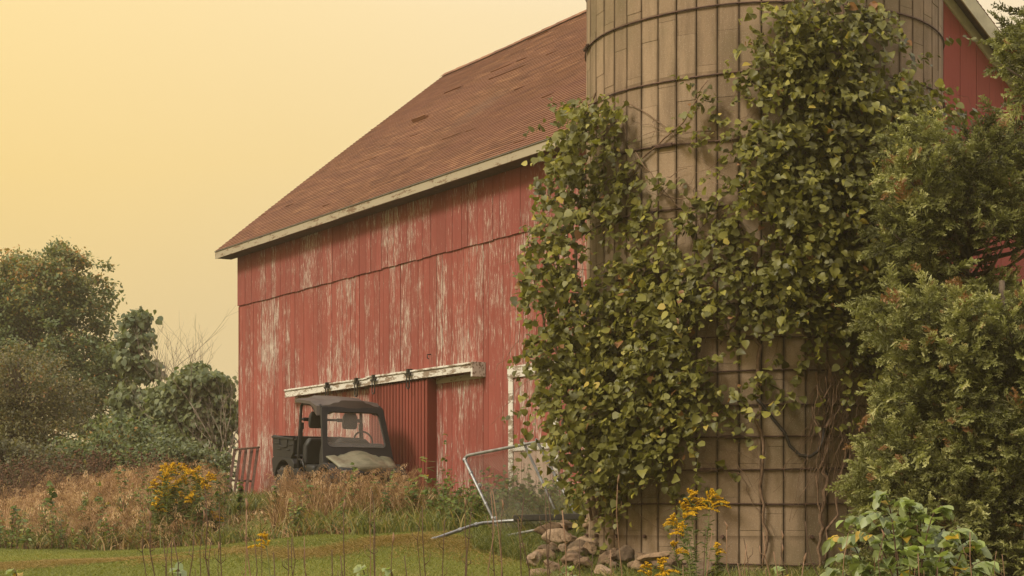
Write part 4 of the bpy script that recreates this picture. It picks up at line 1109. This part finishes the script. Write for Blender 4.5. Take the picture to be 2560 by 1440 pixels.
# swath of cut hay lying across the lawn
n_ = 60000; x = rng.uniform(-8, .8, n_); yc = 23.6 + .4 * np.sin(x * .8) + .3 * x * .05
y = yc + rng.normal(0, .55, n_) + .35 * np.sin(x * 3.1); s = np.stack([x, y], -1)
s = s[patch(x, y, 2.6, .7) > rng.uniform(.2, .75, n_)]; P = P3(s) + np.array([0, 0, .035])
blade_mesh('cut_hay', P, rng.uniform(.005, .03, len(s)), rng.uniform(.006, .010, len(s)), rng.uniform(2, 7, len(s)), rng.uniform(.0, 1, len(s)), MAT['hay'], 2, 'brown swath of cut hay lying across the lawn', .05)
n_ = 7000; x = rng.uniform(-1.5, 1.3, n_); y = rng.uniform(20, 26, n_); s = np.stack([x, y], -1); s = s[(patch(x, y, 2.2, 2) > .5) & (wall_q(x, y) > 3.2)]; P = P3(s) + np.array([0, 0, .03])
blade_mesh('cut_hay', P, rng.uniform(.01, .05, len(s)), rng.uniform(.006, .010, len(s)), rng.uniform(1, 4, len(s)), rng.uniform(.0, 1, len(s)), MAT['hay'], 2, 'loose dead grass at the lawn edge before the gate', .05)
# rough weedy verge in front, rooted below the frame
def cf(x, y): return vis(x, y, 200)
s = scatter(9000, cf, -5, 5, 11, 16.5); P = P3(s)
blade_mesh('verge_grass', P, rng.uniform(.1, .25, len(s)), rng.uniform(.005, .010, len(s)), rng.uniform(.3, 1.2, len(s)), rng.normal(.5, .2, len(s)), MAT['green_grass'], 3, 'rough verge grass at the near edge of the lawn')
# drooping seed heads
def plume_template(seed=0, n=24):
    r = random.Random(seed); V = []; Fc = []
    def strip(a, b, w, side):
        q = len(V); V.extend([a - side * w, a + side * w, b + side * w * .5, b - side * w * .5]); Fc.append((q, q+1, q+2, q+3))
    ax = lambda t: Vector((.42 * t ** 2.0, 0, t * .85 - .38 * t ** 3))
    for i in range(8): strip(ax(i/8), ax((i+1)/8), .006, Vector((0, 1, 0)))
    for i in range(n):
        t = r.uniform(.3, 1); a = ax(t); d = Vector((r.uniform(.1, .6), r.gauss(0, .35), r.uniform(-.5, .25))).normalized()
        b = a + d * r.uniform(.05, .16); e = b + Vector((.03, 0, -.06)) * r.uniform(.8, 1.6)
        sd = Vector((r.gauss(0, 1), r.gauss(0, 1), .2)).normalized(); strip(a, b, .003, sd)
        q = len(V); w = sd * .013; mid = b.lerp(e, .5); V.extend([b, mid + w, e, mid - w]); Fc.append((q, q+1, q+2, q+3))
    return np.array([tuple(v) for v in V]), Fc
PT = [plume_template(s) for s in range(4)]
def plumes(name, s, z0, S, tint, label, mat):
    N = len(s); Vs, Fs, Ts, o = [], [], [], 0; a = rng.normal(0.2, 1.2, N)
    X = np.stack([np.cos(a), np.sin(a), np.zeros(N)], -1); Z = norm(np.array([0, 0, 1.]) + rng.normal(0, .16, (N, 3))); Yv = norm(np.cross(Z, X)); X = np.cross(Yv, Z)
    A = np.stack([X, Yv, Z], 1)
    P = np.stack([s[:, 0], s[:, 1], z0], -1)
    for i, (T, Ft) in enumerate(PT):
        m = np.arange(N) % 4 == i
        Vs.append(instance(T, P[m], A[m], S[m]).reshape(-1, 3)); Fs.append(faces_for(Ft, len(T), m.sum()) + o); Ts.append(np.repeat(tint[m], len(T))); o += m.sum() * len(T)
    ob = amesh(name, np.concatenate(Vs), np.concatenate(Fs), mat, None, {'tint': np.clip(np.concatenate(Ts), 0, 1)})
    tag(ob, label, 'grass', kind='stuff')
cf = lambda x, y: bank(x, y) & (wall_t(x, y) < 10.5) & ~in_utv(x, y, .05) & ~((wall_q(x, y) < uq + .5) & (wall_t(x, y) > 5)) & (wall_q(x, y) > .5)
s = scatter(3800, cf, -13, 2, 24, 46); pxs = 1280 + F * s[:, 0] / s[:, 1]; s = s[~((pxs > 540) & (pxs < 690) & (s[:, 1] > 29.5))]; g0 = ground(s[:, 0], s[:, 1]) + H
qq = wall_q(s[:, 0], s[:, 1])
plumes('seed_heads', s, g0 + rng.uniform(.1, .5, len(s)) * (.4 + 1.2 * patch(s[:, 0], s[:, 1], 4.3, 1.2)), rng.uniform(.35, .70, len(s)), rng.normal(.5, .28, len(s)), 'drooping feathery seed heads of the dry grass', MAT['seed'])
# screen of tall seed grass right in front of the vehicle
def front(n, x0, x1, y0, y1):
    px = rng.uniform(x0, x1, n); y = rng.uniform(y0, y1, n) - (px - 700) / 320 * .9; s = np.stack([(px - 1280) / F * y, y], -1)
    return s[~in_utv(s[:, 0], s[:, 1], .08)]
s = front(420, 690, 1035, 29.6, 32.0); g0 = ground(s[:, 0], s[:, 1]) + H; tt_ = wall_t(s[:, 0], s[:, 1])
hgt = rng.uniform(.1, .60, len(s))
plumes('seed_heads', s, g0 + hgt, rng.uniform(.28, .46, len(s)), rng.normal(.5, .28, len(s)), 'tall seed heads drooping in front of the parked utility vehicle', MAT['seed'])
s = front(3000, 680, 1060, 29.4, 32.0); P = P3(s)
blade_mesh('dry_grass', P, rng.uniform(.3, .82, len(s)), rng.uniform(.008, .020, len(s)), rng.uniform(.15, .7, len(s)), rng.normal(.45, .25, len(s)), MAT['dry'], 5, 'tall dry grass crowding the front of the utility vehicle')

# ---------------------------------------------------------------- leafy weeds and dried flower stalks
def weed(name, b, h, n, ls, mat, label, cat, group, lean=0, T=T_heart, Fc=F_heart3, tm=.5, stem='vine_wood', branches=3, spread=.25, r=.006):
    root = empty(name, b, 0, label, cat, group); mb = MB(); PP = []; YY = []
    for i in range(branches):
        a = R.uniform(0, 6.28); d = Vector((math.cos(a) * spread + lean, math.sin(a) * spread, 0)) * (0.3 if i == 0 else 1); hh = h * (1 if i == 0 else R.uniform(.55, .95))
        pts = [Vector((0, 0, 0)) + d * hh * t ** 1.3 + Vector((R.gauss(0, .008), R.gauss(0, .008), hh * t)) for t in np.linspace(0, 1, 7)]
        mb.tube(pts, list(np.linspace(r, r * .4, 7)), 5)
        for j in range(n // branches):
            t = R.uniform(.25, 1.02); k = min(int(t * 6), 5); p = pts[k].lerp(pts[k+1], min(1, t * 6 - k)); a2 = R.uniform(0, 6.28)
            PP.append(tuple(Vector(b) + p)); YY.append((math.cos(a2), math.sin(a2), R.uniform(-.5, .35)))
    mb.build('stem', MAT[stem], root, smooth=True, fix=False)
    N = len(PP); nn = rng.normal(0, .4, (N, 3)) + np.array([0, -.3, 1.])
    leaves('leaves', PP, YY, nn, ls * rng.uniform(.6, 1.2, N), rng.normal(tm, .22, N), mat, root, T, Fc)
    return root
def gpt(px, Y, dz=0): x = (px - 1280) / F * Y; return Vector((x, Y, gz(x, Y) + dz))
# green brambles in front of the side door and behind the gate
for i in range(46):
    px_ = R.choice([R.gauss(1290, 60), R.gauss(1200, 55), R.uniform(1110, 1460)]); Y = 26.3 + R.uniform(-.6, 1.8) - (px_ - 1280) / 200 * .6
    hh = R.uniform(.45, .95) * (1.0 if 1180 < px_ < 1380 else .8)
    weed('bramble', gpt(px_, Y), hh, 44, .07, MAT['weed'], 'low green bramble growing behind the leaning gate' if px_ < 1280 else 'low green bramble growing before the white framed side door', 'bramble', 'brambles behind the gate', branches=4, tm=.42)
weed('bramble', gpt(1112, 30.5), 1.35, 40, .085, MAT['weed'], 'tall thin green vine shoot climbing beside the edge of the ribbed sliding door', 'bramble', 'brambles behind the gate', branches=2, spread=.08)
for px_, Y, hh, lab in ((1045, 30.0, .75, 'milkweed with broad pale leaves in front of the ribbed door'), (1065, 29.6, .95, 'taller milkweed with broad pale leaves in front of the ribbed door')):
    weed('milkweed', gpt(px_, Y), hh, 14, .17, MAT['sumac'], lab, 'milkweed', 'milkweeds by the ribbed door', T=T_oval, Fc=F_oval, branches=1, spread=.03)
for i, (px_, Y, hh) in enumerate(((130, 31.4, 1.15), (110, 31.7, .85), (310, 34, 1.35), (345, 33.6, 1.2), (30, 32.2, .8), (200, 31.8, .7), (400, 31.5, .95), (370, 32.5, 1.0), (440, 30.9, .9), (350, 31.2, .8), (250, 33, .9), (560, 32, .8), (600, 31.8, .6), (480, 31.5, .9), (690, 30.6, .6), (395, 30.3, .9), (420, 30.0, .7), (455, 29.9, .6), (500, 29.8, .75), (525, 30.2, .8), (545, 30.5, .7), (380, 31, 1.0), (470, 30.9, 1.0), (410, 30.8, .9), (770, 30.4, .7), (930, 29.8, .7), (880, 29.9, .9))):
    weed('leafy_weed', gpt(px_, Y), hh, 60, .10 if px_ < 300 else .085, MAT['weed'],
         'tall upright green weed poking from the dry grass at the left' if px_ < 300 else 'leafy green weed around the goldenrod clump' if px_ < 620 else 'green weed in the grass below the utility vehicle', 'weed', 'green weeds in the dry grass', T=T_oval if i % 2 else T_heart, Fc=F_oval if i % 2 else F_heart3, branches=3 if px_ > 300 else 2, spread=.15, tm=.35)
for i in range(105):
    px_ = R.uniform(-20, 560) if i % 3 else R.uniform(700, 1150); Y = R.uniform(30.2, 34.5) if px_ < 600 else R.uniform(28, 30.5)
    weed('leafy_weed', gpt(px_, Y), R.uniform(.35, .85), 40, R.uniform(.06, .10), MAT['weed'], 'green weed mixed into the dry grass of the left bank' if px_ < 600 else 'green weed in the grass below the utility vehicle', 'weed', 'green weeds in the dry grass', T=T_oval if i % 2 else T_heart, Fc=F_oval if i % 2 else F_heart3, branches=3, spread=.25, tm=R.uniform(.2, .7))
# dried flower heads, a haze of brown dots: too many to count
N = 760; t = rng.uniform(-9.5, 1.0, N); q = rng.uniform(1.5, 6.5, N); x = CX + UX * t - IX * q; y = CY + UY * t - IY * q
k_ = vis(x, y); x, y = x[k_], y[k_]; mb = MB(); r8 = MB()
for xx, yy in zip(x, y):
    h = R.uniform(.5, 1.35); g_0 = gz(xx, yy); ln = R.gauss(0, .2); top = Vector((xx + ln, yy + R.gauss(0, .15), g_0 + h))
    mb.tube([Vector((xx, yy, g_0)), Vector((xx + ln * .3, yy, g_0 + h * .55)), top], [.0065, .005, .003], 4, cap=False)
    for b in range(R.randint(2, 5)):
        e = top + Vector((R.gauss(0, .10), R.gauss(0, .1), R.uniform(-.22, .06))); mb.tube([top.lerp(Vector((xx, yy, g_0)), .25), e], .002, 3, cap=False)
        rr_ = R.uniform(.016, .040); r8.add([e + Vector(v) * rr_ for v in ((1,0,0),(-1,0,0),(0,1,0),(0,-1,0),(0,0,1.2),(0,0,-1))], [(0,2,4),(2,1,4),(1,3,4),(3,0,4),(2,0,5),(1,2,5),(3,1,5),(0,3,5)])
tag(mb.build('dried_weed_stems', MAT['stalk'], fix=False), 'thicket of brown dried weed stems above the left bank', 'weeds', kind='stuff')
tag(r8.build('dried_weed_stems', MAT['burr'], fix=False), 'small dark dried flower heads over the left bank', 'weeds', kind='stuff')

# ---------------------------------------------------------------- goldenrod
def gold(b, h, pl, n_side, label, group, lean=(0, 0), nleaf=60, lsz=.06, fsz=.006):
    root = empty('goldenrod', b, 0, label, 'goldenrod', group)
    top = Vector((lean[0], lean[1], h)); pts = bezier(Vector((0, 0, 0)), Vector((lean[0] * .2, lean[1] * .2, h * .6)), top, 8)
    MB().tube(pts, list(np.linspace(.006, .003, 8)), 6).build('stem', MAT['weed_stem'], root, smooth=True)
    PP, YY = [], []
    for i in range(nleaf):
        t = R.uniform(.1, .95); k = min(int(t * 7), 6); p = pts[k].lerp(pts[k+1], t * 7 - k); a = i * 2.4
        PP.append(tuple(Vector(b) + p)); YY.append((math.cos(a), math.sin(a), R.uniform(-.1, .7)))
    T = T_oval * np.array([.5, 1, 1]); N = len(PP)
    leaves('leaves', PP, YY, rng.normal(0, .3, (N, 3)) + np.array([0, -.2, 1.]), lsz * rng.uniform(.6, 1.2, N), rng.normal(.4, .18, N), MAT['green_grass'], root, T, F_oval)
    V, Fc, tn = [], [], []; st = MB()
    tdir = (top - pts[-3]).normalized(); bend_ = Vector((R.choice((-1, 1)) * R.uniform(.3, 1), R.gauss(0, .4), 0)).normalized()
    for i in range(n_side):
        u = i / max(1, n_side - 1); p0 = top - tdir * pl * .75 * (1 - u) ; ln = pl * (.65 * (1 - u) + .18) * R.uniform(.75, 1.15)
        a = R.uniform(0, 6.28); d = (Vector((math.cos(a), math.sin(a) * .8, .25)) * .7 + bend_ * .5 + tdir * .7 * u).normalized()
        c1 = p0 + d * ln * .6 + Vector((0, 0, ln * .25)); e = p0 + d * ln + bend_ * ln * .15 - Vector((0, 0, ln * .12))
        bz = bezier(p0, c1, e, 6); st.tube(bz, .0015, 3, cap=False)
        for j in range(int(ln / fsz * 5.5)):
            t = R.uniform(.12, 1); k = min(int(t * 5), 4); p = bz[k].lerp(bz[k+1], t * 5 - k) + Vector((R.gauss(0, 1), R.gauss(0, 1), abs(R.gauss(0, 1)) * 1.1)) * fsz * .8
            q = len(V); n0 = Vector((R.gauss(0, 1), R.gauss(0, 1), R.gauss(0, 1))).normalized(); m0 = n0.orthogonal().normalized(); l0 = n0.cross(m0)
            z = fsz * R.uniform(.6, 1.2); V += [p + m0 * z, p - m0 * z * .5 + l0 * z * .87, p - m0 * z * .5 - l0 * z * .87, p + n0 * z]; tt = R.gauss(.5, .25); tn += [tt] * 4
            Fc += [(q, q+1, q+2), (q, q+1, q+3), (q+1, q+2, q+3), (q+2, q, q+3)]
    fo = amesh('flower_plume', np.array([tuple(v) for v in V]), Fc, MAT['gold'], root, {'tint': np.clip(tn, 0, 1)})
    st.build('flower_stalks', MAT['weed_stem'], fo, fix=False)
    return root
MAT['weed_stem'] = plain('green weed stem', (.14, .15, .05), .8, 0, .3, 10)
def gold_at(pxb, px, py, Y, pl, ns_, lab, group, **kw):
    b = gpt(pxb, Y); tp = W(px, py, Y); gold(b, tp.z - b.z, pl, ns_, lab, group, lean=(tp.x - b.x, 0), **kw)
for (pb, px_, py_, Y, pl, nsd, lab) in ((1745, 1722, 1232, 16.2, .19, 15, 'tallest goldenrod before the silo with a pointed arching plume'), (1760, 1778, 1232, 16.4, .17, 14, 'goldenrod with a second tall plume just right of the tallest one'),
        (1745, 1700, 1262, 16.1, .15, 12, 'goldenrod plume bowing to the left under the tallest one'), (1740, 1686, 1292, 16.0, .12, 9, 'goldenrod with a small low plume left of the two tall ones'),
        (1735, 1708, 1312, 15.6, .12, 9, 'goldenrod with a short thick plume below the tall ones'), (1720, 1680, 1358, 15.2, .12, 8, 'goldenrod with flat lying fingers of yellow near the stones'),
        (1790, 1790, 1362, 15.4, .10, 7, 'small bright goldenrod tuft low on the right of the group'), (1690, 1650, 1402, 14.6, .17, 12, 'nodding ochre goldenrod in front of the flat slab stone'),
        (1640, 1622, 1412, 14.4, .13, 8, 'goldenrod tuft cut off by the bottom of the picture')):
    gold_at(pb, px_, py_, Y, pl * 1.3, int(nsd * 1.25), lab, 'goldenrods before the silo', nleaf=90, lsz=.075, fsz=.0062)
for i in range(5):
    pass
gold_at(700, 662, 1338, 12.4, .14, 14, 'single goldenrod standing in front of the lawn among the dead stalks', 'goldenrods before the lawn', nleaf=26, lsz=.07, fsz=.0042)
for i in range(42):
    u = R.random(); px_ = R.uniform(385, 530); py_ = R.uniform(1160, 1250) + max(0, (px_ - 470)) * .25 + (30 if i % 3 == 0 else 0); Y = R.uniform(29.6, 31.2)
    gold_at(px_ + R.uniform(-15, 15), px_, py_, Y, R.uniform(.13, .22), 9, 'yellow goldenrod in the big flowering clump on the bank', 'goldenrods in the clump on the bank', nleaf=60, lsz=.12, fsz=.012)
# ---------------------------------------------------------------- pale leafed shrub at the lower right
def drooper(b, tipx, tipy, Y, label, n=13, ls=.15):
    root = empty('leafy_shrub', b, 0, label, 'shrub', 'pale leafed shoots in the lower right corner'); tp = W(tipx, tipy, Y) - b
    pts = bezier(Vector((0, 0, 0)), Vector((tp.x * .35, tp.y * .4, tp.z * 1.18)), tp, 12)
    MB().tube(pts, list(np.linspace(.009, .002, 12)), 6).build('stem', MAT['stalk'], root, smooth=True)
    PP, YY, SS = [], [], []
    for i in range(n):
        t = .30 + .70 * i / (n - 1); k = min(int(t * 11), 10); p = pts[k].lerp(pts[k+1], t * 11 - k); dr_ = (pts[k+1] - pts[k]).normalized()
        sd = dr_.cross(Vector((0, 0, 1))); sd = sd.normalized() if sd.length > .01 else Vector((1, 0, 0))
        for s_ in ((-1, 1) if i < n - 1 else (0,)):
            d = (dr_ * .55 + sd * s_ * .85 + Vector((0, -.2, R.uniform(-.65, -.05)))).normalized()
            PP.append(tuple(b + p)); YY.append(tuple(d)); SS.append(1.2 * ls * R.uniform(.75, 1.1) * (1 - .35 * max(0, t - .7) / .3))
    N = len(PP)
    leaves('leaves', PP, YY, rng.normal(0, .22, (N, 3)) + np.array([0, -.45, 1.]), SS, np.where(rng.uniform(0, 1, N) < .03, 1, rng.normal(.46, .2, N).clip(0, .9)), MAT['sumac'], root, T_oval * np.array([1.15, 1, 1.6]), F_oval)
sh = [(2195,1240,2290),(2170,1290,2270),(2110,1300,2290),(2075,1350,2240),(2090,1395,2230),(2370,1275,2300),(2420,1330,2320),(2455,1365,2350),(2300,1280,2290),(2250,1310,2280),(2400,1400,2330),(2330,1330,2300),
      (2200,1370,2260),(2280,1380,2290),(2480,1410,2380),(2150,1420,2240),(2350,1410,2310),(2230,1330,2300),(2310,1420,2300),(2130,1340,2260),(2380,1350,2330),(2260,1260,2300),(2190,1430,2250),(2440,1430,2350),(2060,1430,2200)]
for i, (tx, ty, bx_) in enumerate(sh):
    Y = 13.4 + R.uniform(-.7, .7); b = gpt(bx_ + R.uniform(-30, 30), Y)
    lab = 'pale green leafy shoot arching up highest, pointing left' if i == 0 else ('pale green leafy shoot arching left towards the silo' if tx < bx_ else 'pale green leafy shoot arching right towards the juniper')
    drooper(b, tx, ty, Y, lab)
for px_, Y, hh in ((1975, 12.6, .50), (930, 12.0, .40), (1000, 12.2, .36), (60, 12.6, .34), (470, 12.3, .34), (1450, 12.4, .36)):
    drooper(gpt(px_, Y), px_ - 30, 1445 - hh * 40, Y, 'low pale green leaves poking into the bottom edge of the picture', 7, .12)
# ---------------------------------------------------------------- dead stalks in front
def stalk(px0, px1, pyt, Y, label, pale, group='dead stalks in front of the lawn'):
    b = gpt(px0, Y, -.02); tp = W(px1, pyt, Y) - b
    root = empty('dead_stalk', b, 0, label, 'dead stalk', group); mb = MB()
    n = 9; pts = [tp * t + Vector((R.gauss(0, .014), R.gauss(0, .01), 0)) * (1 if 0 < t < 1 else 0) for t in np.linspace(0, 1, n)]
    r0 = R.uniform(.004, .0068); mb.tube(pts, list(np.linspace(r0, r0 * .5, n)), 6); mb.build('stem', MAT['stalk_pale' if pale else 'stalk'], root, smooth=True)
    mb = MB()
    for i in range(R.randint(2, 5)):
        k = R.randint(3, n - 2); s0 = pts[k]; s_ = R.choice((-1, 1)); ln = R.uniform(.05, .22) * (1.2 - k / n)
        e = s0 + Vector((s_ * ln * .45, R.gauss(0, .03), ln)); mb.tube([s0, s0.lerp(e, .4) + Vector((s_ * .02, 0, 0)), e], [r0 * .5, r0 * .4, r0 * .25], 5)
    mb.build('side_twigs', MAT['stalk_pale' if pale else 'stalk'], root, smooth=True)
    if R.random() < .2:
        h_ = MB(); tpv = pts[-1]
        h_.tube([tpv - Vector((0, 0, .02)), tpv + Vector((.005, 0, .015)), tpv + Vector((R.gauss(0, .01), 0, .05))], [.004, .008, .002], 6)
        h_.build('husk', MAT['stalk_pale'], root, smooth=True)
R.seed(99)
xs = [372,395,410,428,450,478,492,505,520,545,560,582,600,628,640,655,685,705,740,755,790,800,845,860,905,925,960,968,985,1010,1030,1060,1085,1110,1135,1160,1190,1215,1240,1262,1290,1320,1345,1380,1400,1430,1455,1490,1530,1565]
for i, x_ in enumerate(xs):
    Y = R.uniform(10.2, 12.8); y_ = R.choice([R.uniform(1200, 1270), R.uniform(1250, 1350), R.uniform(1330, 1400)]); dx = R.gauss(-14, 24)
    if y_ < 1260 and x_ < 460: y_ += 90
    if 1100 < x_ < 1200 and y_ < 1260: y_ += 60
    stalk(x_, x_ + dx, y_, Y, ('tall' if y_ < 1290 else 'short') + ' brown dead weed stalk ' + ('in front of the lawn left of the vehicle' if x_ < 700 else 'in front of the lawn below the vehicle' if x_ < 1020 else 'before the leaning gate' if x_ < 1300 else 'before the fieldstone heap'), R.random() < .22)
for i in range(22):
    x_ = R.uniform(1620, 2560); Y = R.uniform(11.5, 14.5); y_ = R.uniform(1300, 1420)
    stalk(x_, x_ + R.gauss(-10, 40), y_, Y, 'short brown dead stalk before the silo foot' if x_ < 2060 else 'brown dead stalk beside the pale leafed shoots', R.random() < .5, 'dead stalks before silo and shrub')
for x_, dx, y_ in ((2470, -45, 1330), (2545, -40, 1385), (1968, -60, 1330)):
    stalk(x_, x_ + dx, y_, 12.5, 'leaning pale dead stalk beside the pale leafed shoots' if x_ > 2100 else 'leaning orange brown stalk before the silo centre', True, 'dead stalks before silo and shrub')
HAZE, SKY, SUN, EXPO, DEN = .0009, 1.0, 3.0, 0.08, True
# ---------------------------------------------------------------- haze, sky, sun, camera
hz = MB().box((-260, -8, -1.0), (260, 330, 24)).build('haze', None); hz['kind'] = 'stuff'
n = NT('haze air'); n.t.nodes.remove(n.b)
v = n.n('ShaderNodeVolumePrincipled'); v.inputs['Color'].default_value = (.93, .80, .58, 1); v.inputs['Density'].default_value = HAZE
v.inputs['Anisotropy'].default_value = .2
n.t.links.new(v.outputs[0], n.out.inputs['Volume']); hz.data.materials.append(n.m)
w = bpy.data.worlds.new('World'); scene.world = w; w.use_nodes = True; t = w.node_tree; N = t.nodes; L = t.links
bg = N['Background']
tc = N.new('ShaderNodeTexCoord'); sx = N.new('ShaderNodeSeparateXYZ'); L.new(tc.outputs['Generated'], sx.inputs[0])
rp = N.new('ShaderNodeValToRGB'); cr = rp.color_ramp
st = [(0.0, (.64, .53, .32)), (.11, (.71, .565, .31)), (.196, (.84, .645, .31)), (.277, (.91, .72, .39)), (.45, (1.15, 1.03, .84)), (1, (1.6, 1.52, 1.42))]
while len(cr.elements) < len(st): cr.elements.new(.5)
for e, (p, c) in zip(cr.elements, st): e.position = p; e.color = (*c, 1)
nz = N.new('ShaderNodeTexNoise'); nz.inputs['Scale'].default_value = 1.6; nz.inputs['Detail'].default_value = 3; L.new(tc.outputs['Generated'], nz.inputs['Vector'])
ad = N.new('ShaderNodeMath'); ad.operation = 'MULTIPLY_ADD'; L.new(nz.outputs['Fac'], ad.inputs[0]); ad.inputs[1].default_value = .12; 
sb = N.new('ShaderNodeMath'); sb.operation = 'SUBTRACT'; L.new(sx.outputs[2], sb.inputs[0]); sb.inputs[1].default_value = .06
L.new(sb.outputs[0], ad.inputs[2]); L.new(ad.outputs[0], rp.inputs[0])
az = N.new('ShaderNodeMapRange'); az.inputs[1].default_value = -.28; az.inputs[2].default_value = .20; az.inputs[3].default_value = 1; az.inputs[4].default_value = 0
L.new(sx.outputs[0], az.inputs[0])
mx = N.new('ShaderNodeMix'); mx.data_type = 'RGBA'; L.new(az.outputs[0], mx.inputs[0]); mx.blend_type = 'MULTIPLY'
L.new(rp.outputs[0], mx.inputs[6]); 
tn = N.new('ShaderNodeMix'); tn.data_type = 'RGBA'; L.new(az.outputs[0], tn.inputs[0]); tn.inputs[6].default_value = (.98, 1.0, 1.22, 1); tn.inputs[7].default_value = (1.03, .97, .80, 1)
L.new(tn.outputs[2], mx.inputs[7]); L.remove(mx.inputs[0].links[0]); mx.inputs[0].default_value = 1.0
sky = N.new('ShaderNodeTexSky'); sky.sky_type = 'NISHITA'; sky.sun_disc = False
SE, SA = rad(42), rad(-125)            # sun elevation; azimuth from +Y, clockwise seen from above
sky.sun_elevation = SE; sky.sun_rotation = SA; sky.air_density = 3; sky.dust_density = 8
sc = N.new('ShaderNodeMix'); sc.data_type = 'RGBA'; sc.blend_type = 'MIX'; sc.inputs[0].default_value = .012
L.new(mx.outputs[2], sc.inputs[6]); L.new(sky.outputs[0], sc.inputs[7]); L.new(sc.outputs[2], bg.inputs[0]); bg.inputs[1].default_value = SKY
su = bpy.data.lights.new('sun', 'SUN'); su.energy = SUN; su.angle = rad(14); su.color = (1, .93, .80)
so = bpy.data.objects.new('sun', su); COL.objects.link(so)
d = Vector((math.sin(SA) * math.cos(SE), math.cos(SA) * math.cos(SE), math.sin(SE)))
so.rotation_euler = d.to_track_quat('Z', 'Y').to_euler()
cam = bpy.data.cameras.new('camera'); co = bpy.data.objects.new('camera', cam); COL.objects.link(co)
co.location = (0, 0, H); co.rotation_euler = (rad(90), 0, 0)
cam.sensor_width = 36; cam.lens = F / 2560 * 36; cam.shift_y = (YH - 720) / 2560; cam.clip_end = 3000; cam.clip_start = .1
scene.camera = co
scene.view_settings.view_transform = 'Standard'; scene.view_settings.look = 'None'; scene.view_settings.gamma = 1
scene.view_settings.exposure = EXPO
scene.cycles.volume_bounces = 1; scene.cycles.max_bounces = 6; scene.cycles.transparent_max_bounces = 8
scene.cycles.use_denoising = DEN
